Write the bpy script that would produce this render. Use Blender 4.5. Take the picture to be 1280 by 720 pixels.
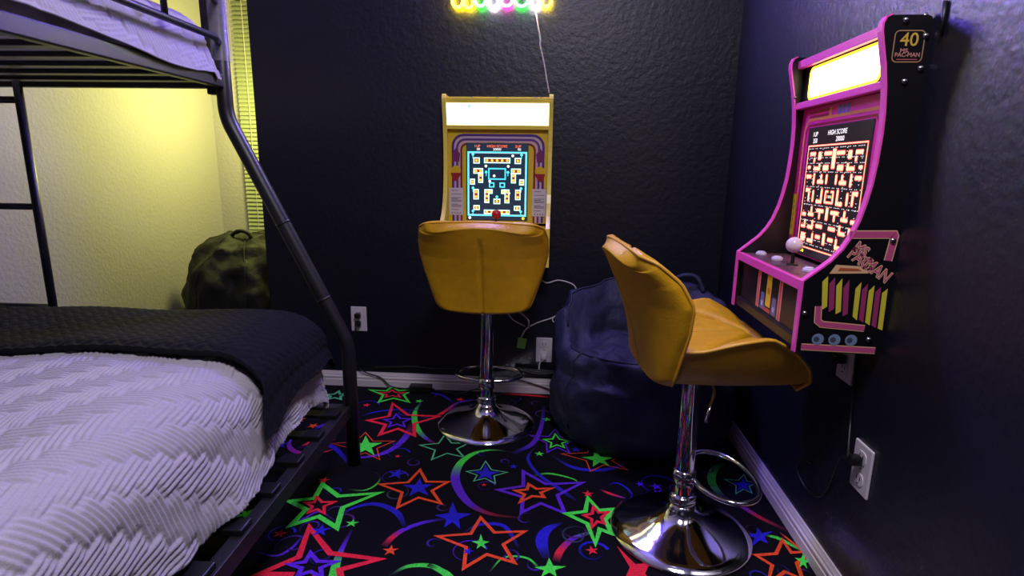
import bpy, math, random
import numpy as np
from mathutils import Vector, Matrix, noise as mnoise

for o in list(bpy.data.objects): bpy.data.objects.remove(o)
SC = bpy.context.scene
COL = SC.collection
R = math.radians
PI = math.pi
random.seed(7)
rng = np.random.default_rng(3)

def lin(c):
    return tuple((v/12.92 if v <= .04045 else ((v+.055)/1.055)**2.4) for v in (x/255 for x in c))

# ------------------------------------------------------------------ camera
cam_d = bpy.data.cameras.new('camera'); cam = bpy.data.objects.new('camera', cam_d); COL.objects.link(cam)
cam_d.sensor_width = 36.0; cam_d.lens = 36.0*706/1280; cam_d.clip_start = .02
pit, yaw, rol = R(12.1), R(4.2), .0135
fw = Vector((-math.sin(yaw)*math.cos(pit), math.cos(yaw)*math.cos(pit), -math.sin(pit)))
rt = Vector((math.cos(yaw), math.sin(yaw), 0)); up = rt.cross(fw)
rt, up = rt*math.cos(rol)+up*math.sin(rol), up*math.cos(rol)-rt*math.sin(rol)
m = Matrix((rt, up, -fw)).transposed().to_4x4(); m.translation = Vector((0, 0, 1.0))
cam.matrix_world = m
SC.camera = cam

# ------------------------------------------------------------------ world, exposure, large lights
SC.view_settings.view_transform = 'Standard'; SC.view_settings.look = 'None'
SC.view_settings.gamma = 1.0; SC.view_settings.use_curve_mapping = False
SC.view_settings.exposure = 0.0
SC.cycles.use_denoising = True
SC.cycles.max_bounces = 6
SC.cycles.sample_clamp_indirect = 4.0
wd = bpy.data.worlds.new('world'); SC.world = wd; wd.use_nodes = True
wd.node_tree.nodes['Background'].inputs[0].default_value = (.10, .09, .2, 1)
wd.node_tree.nodes['Background'].inputs[1].default_value = .02

def area(name, loc, target, sx, sy, power, col):
    d = bpy.data.lights.new(name, 'AREA'); d.shape = 'RECTANGLE'; d.size = sx; d.size_y = sy
    d.energy = power; d.color = col
    o = bpy.data.objects.new(name, d); COL.objects.link(o); o.location = loc
    o.rotation_euler = (Vector(target)-Vector(loc)).to_track_quat('-Z', 'Y').to_euler()
    return o
def point(name, loc, r, power, col):
    d = bpy.data.lights.new(name, 'POINT'); d.shadow_soft_size = r; d.energy = power; d.color = col
    o = bpy.data.objects.new(name, d); COL.objects.link(o); o.location = loc
    return o
# ceiling lamp of the room (lavender) and an added, unseen yellow point light for the alcove glow; the neon sign is built further down
area('ceiling_lamp_light', (.12, .35, 2.36), (.12, .35, 0), .5, .5, 36, (.92, .86, 1.0))
point('alcove_glow_light', (-1.50, 3.04, 1.38), .10, 44, (1.0, .98, .24))

# ------------------------------------------------------------------ materials
MATS = {}
def mat(name, col, rough=.5, metal=0, bump=None, var=None, emit=0, spec=.5, attr=False, coat=0, sheen=0, alpha=1, trans=0, bdist=.006):
    """bump=(scale,strength,detail)   var=(scale,amount) colour mottling"""
    if name in MATS: return MATS[name]
    mt = bpy.data.materials.new(name); mt.use_nodes = True
    nt = mt.node_tree; N = nt.nodes; L = nt.links
    b = N['Principled BSDF']
    c = lin(col)
    b.inputs['Base Color'].default_value = (*c, 1)
    b.inputs['Roughness'].default_value = rough
    b.inputs['Metallic'].default_value = metal
    b.inputs['Specular IOR Level'].default_value = spec
    b.inputs['Coat Weight'].default_value = coat
    b.inputs['Coat Roughness'].default_value = .12
    b.inputs['Sheen Weight'].default_value = sheen
    b.inputs['Alpha'].default_value = alpha
    b.inputs['Transmission Weight'].default_value = trans
    tc = N.new('ShaderNodeTexCoord')
    src = None
    if attr:
        a = N.new('ShaderNodeAttribute'); a.attribute_name = 'Col'
        src = a.outputs['Color']
        L.new(src, b.inputs['Base Color'])
    if var:
        nz = N.new('ShaderNodeTexNoise'); nz.inputs['Scale'].default_value = var[0]; nz.inputs['Detail'].default_value = 4
        L.new(tc.outputs['Object'], nz.inputs['Vector'])
        mr = N.new('ShaderNodeMapRange'); mr.inputs['From Min'].default_value = .3; mr.inputs['From Max'].default_value = .7
        mr.inputs['To Min'].default_value = 1-var[1]; mr.inputs['To Max'].default_value = 1+var[1]
        L.new(nz.outputs['Fac'], mr.inputs['Value'])
        vm = N.new('ShaderNodeVectorMath'); vm.operation = 'SCALE'
        if src: L.new(src, vm.inputs[0])
        else: vm.inputs[0].default_value = c
        L.new(mr.outputs['Result'], vm.inputs['Scale'])
        L.new(vm.outputs['Vector'], b.inputs['Base Color'])
    if bump:
        nz = N.new('ShaderNodeTexNoise'); nz.inputs['Scale'].default_value = bump[0]; nz.inputs['Detail'].default_value = bump[2]
        L.new(tc.outputs['Object'], nz.inputs['Vector'])
        bp = N.new('ShaderNodeBump'); bp.inputs['Strength'].default_value = bump[1]; bp.inputs['Distance'].default_value = bdist
        L.new(nz.outputs['Fac'], bp.inputs['Height']); L.new(bp.outputs['Normal'], b.inputs['Normal'])
    if emit:
        if src: L.new(src, b.inputs['Emission Color'])
        else: b.inputs['Emission Color'].default_value = (*c, 1)
        b.inputs['Emission Strength'].default_value = emit
    MATS[name] = mt
    return mt

M_navy = mat('navy_wall_paint', (13, 15, 30), .42, bump=(55, .30, 3), spec=.55)
M_white = mat('white_wall_paint', (170, 165, 173), .7, bump=(60, .5, 3))
M_ceil = mat('ceiling_paint', (205, 203, 208), .9, bump=(80, .3, 3))
M_trim = mat('white_trim_paint', (214, 204, 210), .45)
M_carpet = mat('black_carpet', (17, 15, 23), .95, bump=(900, .6, 2), var=(400, .45), spec=.1)
M_print = mat('carpet_print_dye', (255, 255, 255), .95, bump=(900, .6, 2), var=(170, .26), spec=.1, attr=True)
M_blackmetal = mat('black_powder_coat', (26, 26, 31), .38, bump=(500, .1, 2), spec=.6)
M_chrome = mat('chrome', (225, 224, 232), .08, metal=1)
M_leather = mat('mustard_leatherette', (200, 149, 14), .40, bump=(260, .22, 4), var=(30, .08), spec=.45)
M_pipe = mat('mustard_piping', (214, 158, 40), .35)
M_nylon = mat('navy_nylon', (36, 37, 60), .6, bump=(11, .8, 6), spec=.3, bdist=.02)
M_olive = mat('black_nylon', (24, 25, 23), .65, bump=(9, .8, 5), spec=.25, bdist=.02)
M_quilt = mat('white_quilt', (174, 168, 177), .85, bump=(420, .25, 3), sheen=.2)
M_throw = mat('black_knit', (13, 13, 19), .9, bump=(300, .5, 3), spec=.2)
M_mattress = mat('mattress_ticking', (206, 202, 208), .9, bump=(90, .3, 3))
M_plate = mat('white_plastic', (216, 208, 216), .35)
M_blackpl = mat('black_plastic', (16, 16, 19), .4)
M_whitecord = mat('white_cord', (205, 198, 205), .45)
M_green = mat('green_tag', (150, 205, 88), .5)
M_slot = mat('socket_slot', (30, 28, 30), .6)
M_blind = mat('blind_vinyl', (150, 156, 132), .5)
M_wrap = mat('plastic_wrap', (200, 196, 205), .12, alpha=.32, bump=(60, .9, 3))
M_black_lam = mat('black_laminate', (15, 14, 17), .35, spec=.5)
M_yellow_lam = mat('yellow_laminate', (222, 200, 62), .4)
M_pink_trim = mat('pink_edge_trim', (236, 84, 178), .3)
M_yellow_trim = mat('yellow_edge_trim', (232, 214, 92), .3)
M_steel = mat('bolt_steel', (150, 148, 152), .25, metal=1)
M_art = mat('printed_vinyl', (255, 255, 255), .38, attr=True)
M_screen = mat('lit_display', (0, 0, 0), .2, attr=True, emit=1.25)
M_marq = mat('lit_marquee', (0, 0, 0), .3, attr=True, emit=2.6)
M_bezel = mat('bezel_vinyl', (255, 255, 255), .3, attr=True)  # plain printed vinyl, no emission
M_knob = mat('joystick_ball_white', (226, 206, 214), .2)
M_knob_r = mat('joystick_ball_red', (190, 28, 44), .2)
M_acrylic = mat('clear_acrylic', (230, 230, 235), .05, alpha=.15)
M_glass = mat('window_glass', (190, 195, 180), .05, alpha=.35)

# ------------------------------------------------------------------ mesh helpers
class MB:
    def __init__(s): s.v = []; s.f = []; s.c = []
    def add(s, vs, fs, col=None):
        k = len(s.v); s.v += [tuple(map(float, p)) for p in vs]
        for f in fs: s.f.append(tuple(i+k for i in f)); s.c.append(col)
        return s
    def box(s, a, b):
        (x0, y0, z0), (x1, y1, z1) = a, b
        if x0 > x1: x0, x1 = x1, x0
        if y0 > y1: y0, y1 = y1, y0
        if z0 > z1: z0, z1 = z1, z0
        vs = [(x0,y0,z0),(x1,y0,z0),(x1,y1,z0),(x0,y1,z0),(x0,y0,z1),(x1,y0,z1),(x1,y1,z1),(x0,y1,z1)]
        return s.add(vs, [(0,3,2,1),(4,5,6,7),(0,1,5,4),(1,2,6,5),(2,3,7,6),(3,0,4,7)])
    def tube(s, pts, r, seg=12, closed=False, caps=True, flat=None):
        pts = [Vector(p) for p in pts]; n = len(pts)
        rs = r if isinstance(r, (list, tuple)) else [r]*n
        T = []
        for i in range(n):
            a = pts[(i-1) % n] if (closed or i > 0) else pts[i]
            b = pts[(i+1) % n] if (closed or i < n-1) else pts[i]
            T.append((b-a).normalized())
        ref = Vector((0, 0, 1)) if abs(T[0].z) < .9 else Vector((1, 0, 0))
        u = T[0].cross(ref).normalized(); vs = []
        for i in range(n):
            u = (u - T[i]*u.dot(T[i])).normalized(); w = T[i].cross(u)
            for k in range(seg):
                a = 2*PI*k/seg
                vs.append(pts[i] + (u*math.cos(a) + w*math.sin(a))*rs[i])
        fs = []
        for i in range(n if closed else n-1):
            j = (i+1) % n
            for k in range(seg):
                l = (k+1) % seg
                fs.append((i*seg+k, i*seg+l, j*seg+l, j*seg+k))
        if caps and not closed:
            fs.append(tuple(range(seg))[::-1]); fs.append(tuple((n-1)*seg+k for k in range(seg)))
        return s.add(vs, fs)
    def lathe(s, prof, seg=40, c=(0, 0, 0)):
        vs = []; fs = []
        for r, z in prof:
            for k in range(seg):
                a = 2*PI*k/seg; vs.append((c[0]+r*math.cos(a), c[1]+r*math.sin(a), c[2]+z))
        for i in range(len(prof)-1):
            for k in range(seg):
                l = (k+1) % seg
                fs.append((i*seg+k, i*seg+l, (i+1)*seg+l, (i+1)*seg+k))
        fs.append(tuple(range(seg))[::-1]); fs.append(tuple((len(prof)-1)*seg+k for k in range(seg)))
        return s.add(vs, fs)
    def ball(s, c, r, seg=16, rz=None):
        rz = rz or r
        prof = [(max(r*math.sin(PI*i/10), 1e-4), -rz*math.cos(PI*i/10)) for i in range(11)]
        return s.lathe(prof, seg, c)
    def prism(s, poly, fn, t0, t1):
        """poly in 2-D, fn(a,b,t)->xyz"""
        n = len(poly)
        vs = [fn(a, b, t0) for a, b in poly] + [fn(a, b, t1) for a, b in poly]
        fs = [tuple(range(n))[::-1], tuple(range(n, 2*n))] + [(i, (i+1) % n, n+(i+1) % n, n+i) for i in range(n)]
        return s.add(vs, fs)
    def grid(s, P):
        n, m_, _ = P.shape
        k = len(s.v)
        s.v += [tuple(p) for p in P.reshape(-1, 3).tolist()]
        for i in range(n-1):
            for j in range(m_-1):
                a = k+i*m_+j; s.f.append((a, a+1, a+m_+1, a+m_)); s.c.append(None)
        return s
    def build(s, name, material, parent=None, smooth=False, bevel=0, loc=None, fixn=False, ang=None):
        me = bpy.data.meshes.new(name); me.from_pydata(s.v, [], s.f)
        if fixn:
            import bmesh
            bm = bmesh.new(); bm.from_mesh(me); bmesh.ops.recalc_face_normals(bm, faces=bm.faces); bm.to_mesh(me); bm.free()
        me.materials.append(material)
        if smooth: me.polygons.foreach_set('use_smooth', [True]*len(me.polygons))
        if ang is not None:
            me.polygons.foreach_set('use_smooth', [True]*len(me.polygons)); me.set_sharp_from_angle(angle=R(ang))
        me.update()
        o = bpy.data.objects.new(name, me); COL.objects.link(o)
        if parent: o.parent = parent
        if loc: o.location = loc
        if bevel:
            md = o.modifiers.new('bevel', 'BEVEL'); md.width = bevel; md.segments = 2; md.limit_method = 'ANGLE'; md.angle_limit = R(40)
        return o

def grid_obj(name, P, material, parent=None, closed_u=False):
    """fast smooth grid mesh from an (n,m,3) array"""
    n, m_, _ = P.shape
    me = bpy.data.meshes.new(name)
    idx = np.arange(n*m_).reshape(n, m_)
    if closed_u: idx = np.vstack([idx, idx[:1]])
    q = np.stack([idx[:-1, :-1], idx[:-1, 1:], idx[1:, 1:], idx[1:, :-1]], -1).reshape(-1, 4)
    me.vertices.add(n*m_); me.vertices.foreach_set('co', P.reshape(-1).astype(np.float32))
    nf = len(q); me.loops.add(nf*4); me.polygons.add(nf)
    me.loops.foreach_set('vertex_index', q.reshape(-1).astype(np.int32))
    me.polygons.foreach_set('loop_start', np.arange(0, nf*4, 4, dtype=np.int32))
    me.polygons.foreach_set('loop_total', np.full(nf, 4, dtype=np.int32))
    me.polygons.foreach_set('use_smooth', np.ones(nf, dtype=bool))
    me.update(calc_edges=True); me.materials.append(material)
    o = bpy.data.objects.new(name, me); COL.objects.link(o)
    if parent: o.parent = parent
    return o

def tag(o, label, cat, group=None, kind=None):
    o['label'] = label
    if cat: o['category'] = cat
    if group: o['group'] = group
    if kind: o['kind'] = kind
    return o
def thing(name, label, cat, loc=(0, 0, 0), rotz=0, group=None):
    o = bpy.data.objects.new(name, None); COL.objects.link(o); o.empty_display_size = .05
    o.location = loc; o.rotation_euler = (0, 0, rotz)
    return tag(o, label, cat, group)
def struct(o, label=None):
    o['kind'] = 'structure'
    if label: o['label'] = label
    return o
def smooth_path(pts, n=8):
    P = [Vector(p) for p in pts]; P = [P[0]*2-P[1]] + P + [P[-1]*2-P[-2]]; out = []
    for i in range(1, len(P)-2):
        for k in range(n):
            t = k/n
            out.append(.5*((2*P[i]) + (P[i+1]-P[i-1])*t + (2*P[i-1]-5*P[i]+4*P[i+1]-P[i+2])*t*t + (3*P[i]-P[i-1]-3*P[i+1]+P[i+2])*t**3))
    out.append(P[-2]); return out

# flat print: coloured shapes on a plane
class Print:
    def __init__(s, fn, eps=.0003): s.fn = fn; s.eps = eps; s.v = []; s.f = []; s.c = []
    def poly(s, pts, col, layer=0, cols=None):
        k = len(s.v)
        for a, b in pts: s.v.append(tuple(s.fn(a, b, layer*s.eps)))
        s.f.append(tuple(range(k, k+len(pts))))
        s.c.append(cols if cols else [col]*len(pts))
    def rect(s, a0, b0, a1, b1, col, layer=0): s.poly([(a0,b0),(a1,b0),(a1,b1),(a0,b1)], col, layer)
    def rrect(s, a0, b0, a1, b1, r, col, layer=0): s.poly(rr(a0, b0, a1, b1, r), col, layer)
    def disc(s, a, b, r, col, layer=0, n=16, ry=None):
        s.poly([(a+r*math.cos(2*PI*i/n), b+(ry or r)*math.sin(2*PI*i/n)) for i in range(n)], col, layer)
    def stroke(s, pts, w, col, layer=0, closed=False, cols=None):
        n = len(pts); ws = w if isinstance(w, (list, tuple)) else [w]*n
        L = []; Q = []
        for i in range(n):
            p = Vector(pts[i])
            if closed or 0 < i < n-1:
                d0 = (p-Vector(pts[i-1])).normalized(); d1 = (Vector(pts[(i+1) % n])-p).normalized()
            elif i == 0: d0 = d1 = (Vector(pts[1])-p).normalized()
            else: d0 = d1 = (p-Vector(pts[-2])).normalized()
            n0 = Vector((-d0.y, d0.x)); n1 = Vector((-d1.y, d1.x)); b = (n0+n1)
            if b.length < 1e-6: b = n0
            b.normalize(); k = min(1/max(b.dot(n0), .3), 2.6)
            L.append(p+b*ws[i]*.5*k); Q.append(p-b*ws[i]*.5*k)
        for i in range(n if closed else n-1):
            j = (i+1) % n
            cc = [cols[i], cols[j], cols[j], cols[i]] if cols else None
            s.poly([L[i], L[j], Q[j], Q[i]], col, layer, cc)
    def text(s, body, a, b, size, col, layer=0, rot=0, sx=1.0, bold=0):
        cu = bpy.data.curves.new('t', 'FONT'); cu.body = body; cu.size = size; cu.align_x = 'CENTER'; cu.align_y = 'CENTER'
        cu.offset = bold; cu.resolution_u = 3
        o = bpy.data.objects.new('t', cu); me = bpy.data.meshes.new_from_object(o)
        cs, sn = math.cos(rot), math.sin(rot)
        pts = [(v.co.x*sx, v.co.y) for v in me.vertices]
        pts = [(a+x*cs-y*sn, b+x*sn+y*cs) for x, y in pts]
        k = len(s.v)
        for p in pts: s.v.append(tuple(s.fn(p[0], p[1], layer*s.eps)))
        for p in me.polygons:
            s.f.append(tuple(k+i for i in p.vertices)); s.c.append([col]*len(p.vertices))
        bpy.data.objects.remove(o); bpy.data.meshes.remove(me); bpy.data.curves.remove(cu)
    def build(s, name, material, parent=None, label=None):
        me = bpy.data.meshes.new(name); me.from_pydata(s.v, [], s.f)
        at = me.color_attributes.new('Col', 'FLOAT_COLOR', 'CORNER')
        buf = []
        for cs in s.c:
            for c in cs: buf += [*lin(c), 1.0]
        # from_pydata keeps the corner order of every face
        at.data.foreach_set('color', buf)
        me.materials.append(material); me.update()
        o = bpy.data.objects.new(name, me); COL.objects.link(o)
        if parent: o.parent = parent
        if label: o['label'] = label
        return o
def rr(a0, b0, a1, b1, r, n=5):
    out = []
    for cx, cy, st in ((a1-r, b0+r, -90), (a1-r, b1-r, 0), (a0+r, b1-r, 90), (a0+r, b0+r, 180)):
        for i in range(n+1):
            t = R(st+90*i/n); out.append((cx+r*math.cos(t), cy+r*math.sin(t)))
    return out
# ------------------------------------------------------------------ the room
XL, XR, YB, YF, ZC = -2.12, .70, 2.41, -1.5, 2.45
YA = 3.48                                                      # alcove back wall
XE = -1.28                                                     # free end of the navy wall
floor = struct(MB().box((XL-.1, YF-.1, -.05), (XR+.1, YA+.1, 0)).build('floor', M_carpet), 'black carpet printed with neon stars and swirls')
struct(MB().box((XL-.1, YF-.1, ZC), (XR+.1, YA+.1, ZC+.05)).build('ceiling', M_ceil))
struct(MB().box((XE, YB, 0), (XR+.1, YB+.10, ZC)).build('wall_back', M_navy), 'dark navy textured wall behind the yellow arcade cabinet')
struct(MB().box((XR, YF-.1, 0), (XR+.1, YB, ZC)).build('wall_right', M_navy), 'dark navy textured wall carrying the pink arcade cabinet')
struct(MB().box((XL-.1, YF-.1, 0), (XL, YA+.1, ZC)).build('wall_left', M_white), 'pale textured wall beside the bunk bed')
struct(MB().box((XL, YF-.1, 0), (XR, YF, ZC)).build('wall_front', M_navy))
# alcove wall with a window opening
WX0, WX1, WZ0, WZ1 = -1.93, -.75, .60, 1.98
wa = MB()
wa.box((XL, YA, 0), (WX0, YA+.1, ZC)); wa.box((WX1, YA, 0), (XR, YA+.1, ZC))
wa.box((WX0, YA, 0), (WX1, YA+.1, WZ0)); wa.box((WX0, YA, WZ1), (WX1, YA+.1, ZC))
struct(wa.build('wall_alcove', M_white), 'pale wall around the window behind the navy wall')
struct(MB().box((-.32, YB+.10, 0), (-.26, YA, ZC)).build('wall_alcove_side', M_white))
wf = MB()
for a, b in (((WX0, YA+.03, WZ0), (WX0+.04, YA+.08, WZ1)), ((WX1-.04, YA+.03, WZ0), (WX1, YA+.08, WZ1)),
             ((WX0, YA+.03, WZ0), (WX1, YA+.08, WZ0+.04)), ((WX0, YA+.03, WZ1-.04), (WX1, YA+.08, WZ1)), ((WX0, YA+.03, 1.28), (WX1, YA+.08, 1.31))):
    wf.box(a, b)
w1 = struct(wf.build('window_1', M_trim), 'white window frame behind the blind')
MB().box((WX0+.04, YA+.055, WZ0+.04), (WX1-.04, YA+.06, WZ1-.04)).build('pane', M_glass, w1)
# blind hanging in front of the window
bl = thing('window_blind', 'pale slatted window blind in the alcove behind the bunk bed', 'blind', (0, YA-.03, WZ0))
MB().box((WX0-.01, -.012, WZ1-WZ0-.03), (WX1+.01, .018, WZ1-WZ0)).build('head_rail', M_blind, bl)
MB().box((WX0, -.01, -.03), (WX1, .012, -.015)).build('bottom_rail', M_blind, bl)
sl = None
for k in range(54):
    if sl is None:
        mb = MB(); w2 = .011
        for t0, z0, t1, z1 in ((-.006, -.0125, -.001, 0), (-.001, 0, .007, .0118)):
            mb.add([(WX0, t0, z0), (WX1, t0, z0), (WX1, t1, z1), (WX0, t1, z1), (WX0, t0, z0-.0012), (WX1, t0, z0-.0012), (WX1, t1, z1-.0012), (WX0, t1, z1-.0012)],
                   [(0,1,2,3), (4,7,6,5), (0,4,5,1), (2,6,7,3)])
        sl = s_ = mb.build('slat', M_blind, bl)
    else:
        s_ = sl.copy(); COL.objects.link(s_); s_.parent = bl
    s_.location = (0, 0, .005+k*.0248)
for x in (-1.86, -1.5): MB().tube([(x, -.014, -.02), (x, -.014, WZ1-WZ0-.02)], .0015, 6).build('lift_cord', M_whitecord, bl)

# baseboards with a stepped moulding
BP = [(0, 0), (.014, 0), (.014, .030), (.0115, .032), (.0115, .038), (.013, .040), (.013, .046), (.009, .050), (.009, .055), (.006, .062), (.0045, .068), (0, .068)]
struct(MB().prism(BP, lambda d, z, t: (t, YB-d, z), XE, XR-.014).build('baseboard_back', M_trim, fixn=True), 'white moulded baseboard along the navy back wall')
struct(MB().prism(BP, lambda d, z, t: (XR-d, t, z), YF, YB).build('baseboard_right', M_trim, fixn=True), 'white moulded baseboard along the right wall')
struct(MB().prism(BP, lambda d, z, t: (XL+d, t, z), YF, YA).build('baseboard_left', M_trim, fixn=True))

# ------------------------------------------------------------------ carpet print
PAL = {'g': (84, 255, 84), 'r': (255, 46, 70), 'o': (255, 86, 46), 'p': (106, 48, 226), 'b': (50, 42, 214), 't': (96, 205, 150), 'k': (44, 38, 62)}
STARS=[([(-0.714,1.581),(-0.522,1.55),(-0.586,1.372),(-0.718,1.37),(-0.775,1.482)],'line','g',0.016),([(-0.703,1.511),(-0.64,1.491),(-0.648,1.434),(-0.694,1.433),(-0.724,1.479)],'line','r',0.01),([(-0.662,1.365),(-0.429,1.254),(-0.485,1.149),(-0.631,1.127),(-0.706,1.175)],'line','r',0.017),([(-0.614,1.261),(-0.535,1.235),(-0.549,1.178),(-0.61,1.178),(-0.649,1.215)],'line','p',0.012),([(-0.426,1.698),(-0.319,1.634),(-0.318,1.514),(-0.442,1.482),(-0.532,1.599)],'line','o',0.01),([(-0.414,1.649),(-0.365,1.616),(-0.364,1.552),(-0.424,1.542),(-0.46,1.602)],'fill','b',0),([(-0.668,2.218),(-0.446,2.114),(-0.505,1.939),(-0.636,1.932),(-0.72,2.048)],'line','r',0.014),([(-0.626,2.118),(-0.553,2.08),(-0.56,2.007),(-0.622,2.001),(-0.659,2.061)],'line','p',0.008),([(-0.725,2.401),(-0.608,2.385),(-0.605,2.241),(-0.731,2.228),(-0.811,2.354)],'line','g',0.012),([(-0.714,2.364),(-0.649,2.343),(-0.656,2.288),(-0.719,2.281),(-0.763,2.331)],'line','r',0.009),([(-0.696,1.945),(-0.567,1.888),(-0.58,1.751),(-0.681,1.758),(-0.791,1.846)],'line','o',0.004),([(-0.687,1.92),(-0.608,1.871),(-0.607,1.777),(-0.672,1.781),(-0.725,1.847)],'fill','g',0),([(-0.392,1.957),(-0.294,1.897),(-0.293,1.797),(-0.401,1.769),(-0.466,1.867)],'line','t',0.006),([(-0.214,1.777),(-0.133,1.711),(-0.166,1.64),(-0.237,1.647),(-0.27,1.703)],'line','t',0.004),([(-0.212,1.756),(-0.157,1.709),(-0.176,1.658),(-0.226,1.658),(-0.248,1.705)],'fill','b',0),([(-0.08,1.722),(0.115,1.672),(0.055,1.501),(-0.072,1.493),(-0.152,1.604)],'line','p',0.012),([(-0.058,1.646),(0.017,1.63),(-0.008,1.578),(-0.08,1.545),(-0.097,1.605)],'line','o',0.011),([(-0.284,1.526),(-0.217,1.471),(-0.24,1.398),(-0.286,1.4),(-0.325,1.453)],'fill','b',0),([(-0.189,1.455),(-0.058,1.404),(-0.078,1.274),(-0.204,1.242),(-0.296,1.36)],'line','o',0.01),([(-0.179,1.382),(-0.151,1.35),(-0.158,1.32),(-0.182,1.318),(-0.199,1.346)],'fill','g',0),([(0.011,1.301),(0.056,1.272),(0.031,1.232),(-0.008,1.228),(-0.026,1.261)],'fill','g',0),([(0.128,1.587),(0.206,1.536),(0.185,1.417),(0.136,1.371),(0.06,1.498)],'line','g',0.014),([(0.142,1.542),(0.183,1.518),(0.167,1.462),(0.131,1.44),(0.111,1.495)],'line','r',0.01),([(0.169,1.95),(0.256,1.858),(0.27,1.767),(0.145,1.744),(0.049,1.854)],'line','o',0.004),([(0.168,1.901),(0.229,1.844),(0.213,1.787),(0.155,1.776),(0.119,1.838)],'fill','g',0),([(0.026,2.006),(0.08,1.954),(0.058,1.902),(0.009,1.897),(-0.016,1.957)],'line','g',0.007),([(0.026,2.047),(0.104,1.962),(0.078,1.863),(-0.002,1.86),(-0.068,1.984)],'line','p',0.006),([(0.658,1.775),(0.684,1.728),(0.647,1.664),(0.595,1.655),(0.584,1.738)],'line','t',0.004),([(0.651,1.754),(0.669,1.722),(0.642,1.677),(0.606,1.674),(0.602,1.72)],'fill','b',0),([(0.653,1.433),(0.715,1.392),(0.644,1.28),(0.552,1.258),(0.558,1.362)],'line','o',0.01),([(0.688,1.383),(0.694,1.352),(0.672,1.32),(0.654,1.324),(0.657,1.361)],'fill','g',0),([(0.193,1.366),(0.271,1.304),(0.277,1.219),(0.23,1.188),(0.203,1.248)],'fill','r',0),([(0.604,1.485),(0.641,1.471),(0.608,1.415),(0.56,1.397),(0.56,1.452)],'fill','b',0)]
SMALL=[((-0.55,1.394),'g',0.02),((-0.408,1.29),'o',0.023),((-0.496,1.665),'b',0.034),((-0.28,1.453),'b',0.023),((-0.719,1.604),'r',0.021),((-0.73,1.33),'r',0.019),((-0.625,1.354),'b',0.029),((0.129,1.609),'r',0.02),((0.125,1.34),'r',0.019),((-0.03,1.846),'g',0.019),((-0.006,2.13),'g',0.022),((0.35,1.672),'p',0.023),((-0.774,2.19),'r',0.02),((-0.562,2.255),'g',0.02),((-0.201,1.627),'r',0.01),((-0.525,1.779),'r',0.011),((-0.39,2.29),'r',0.021),((-0.437,2.137),'r',0.019),((0.101,1.889),'b',0.021),((-0.115,1.75),'b',0.017),((-0.203,1.306),'b',0.016),((0.3,1.681),'p',0.016)]
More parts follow.
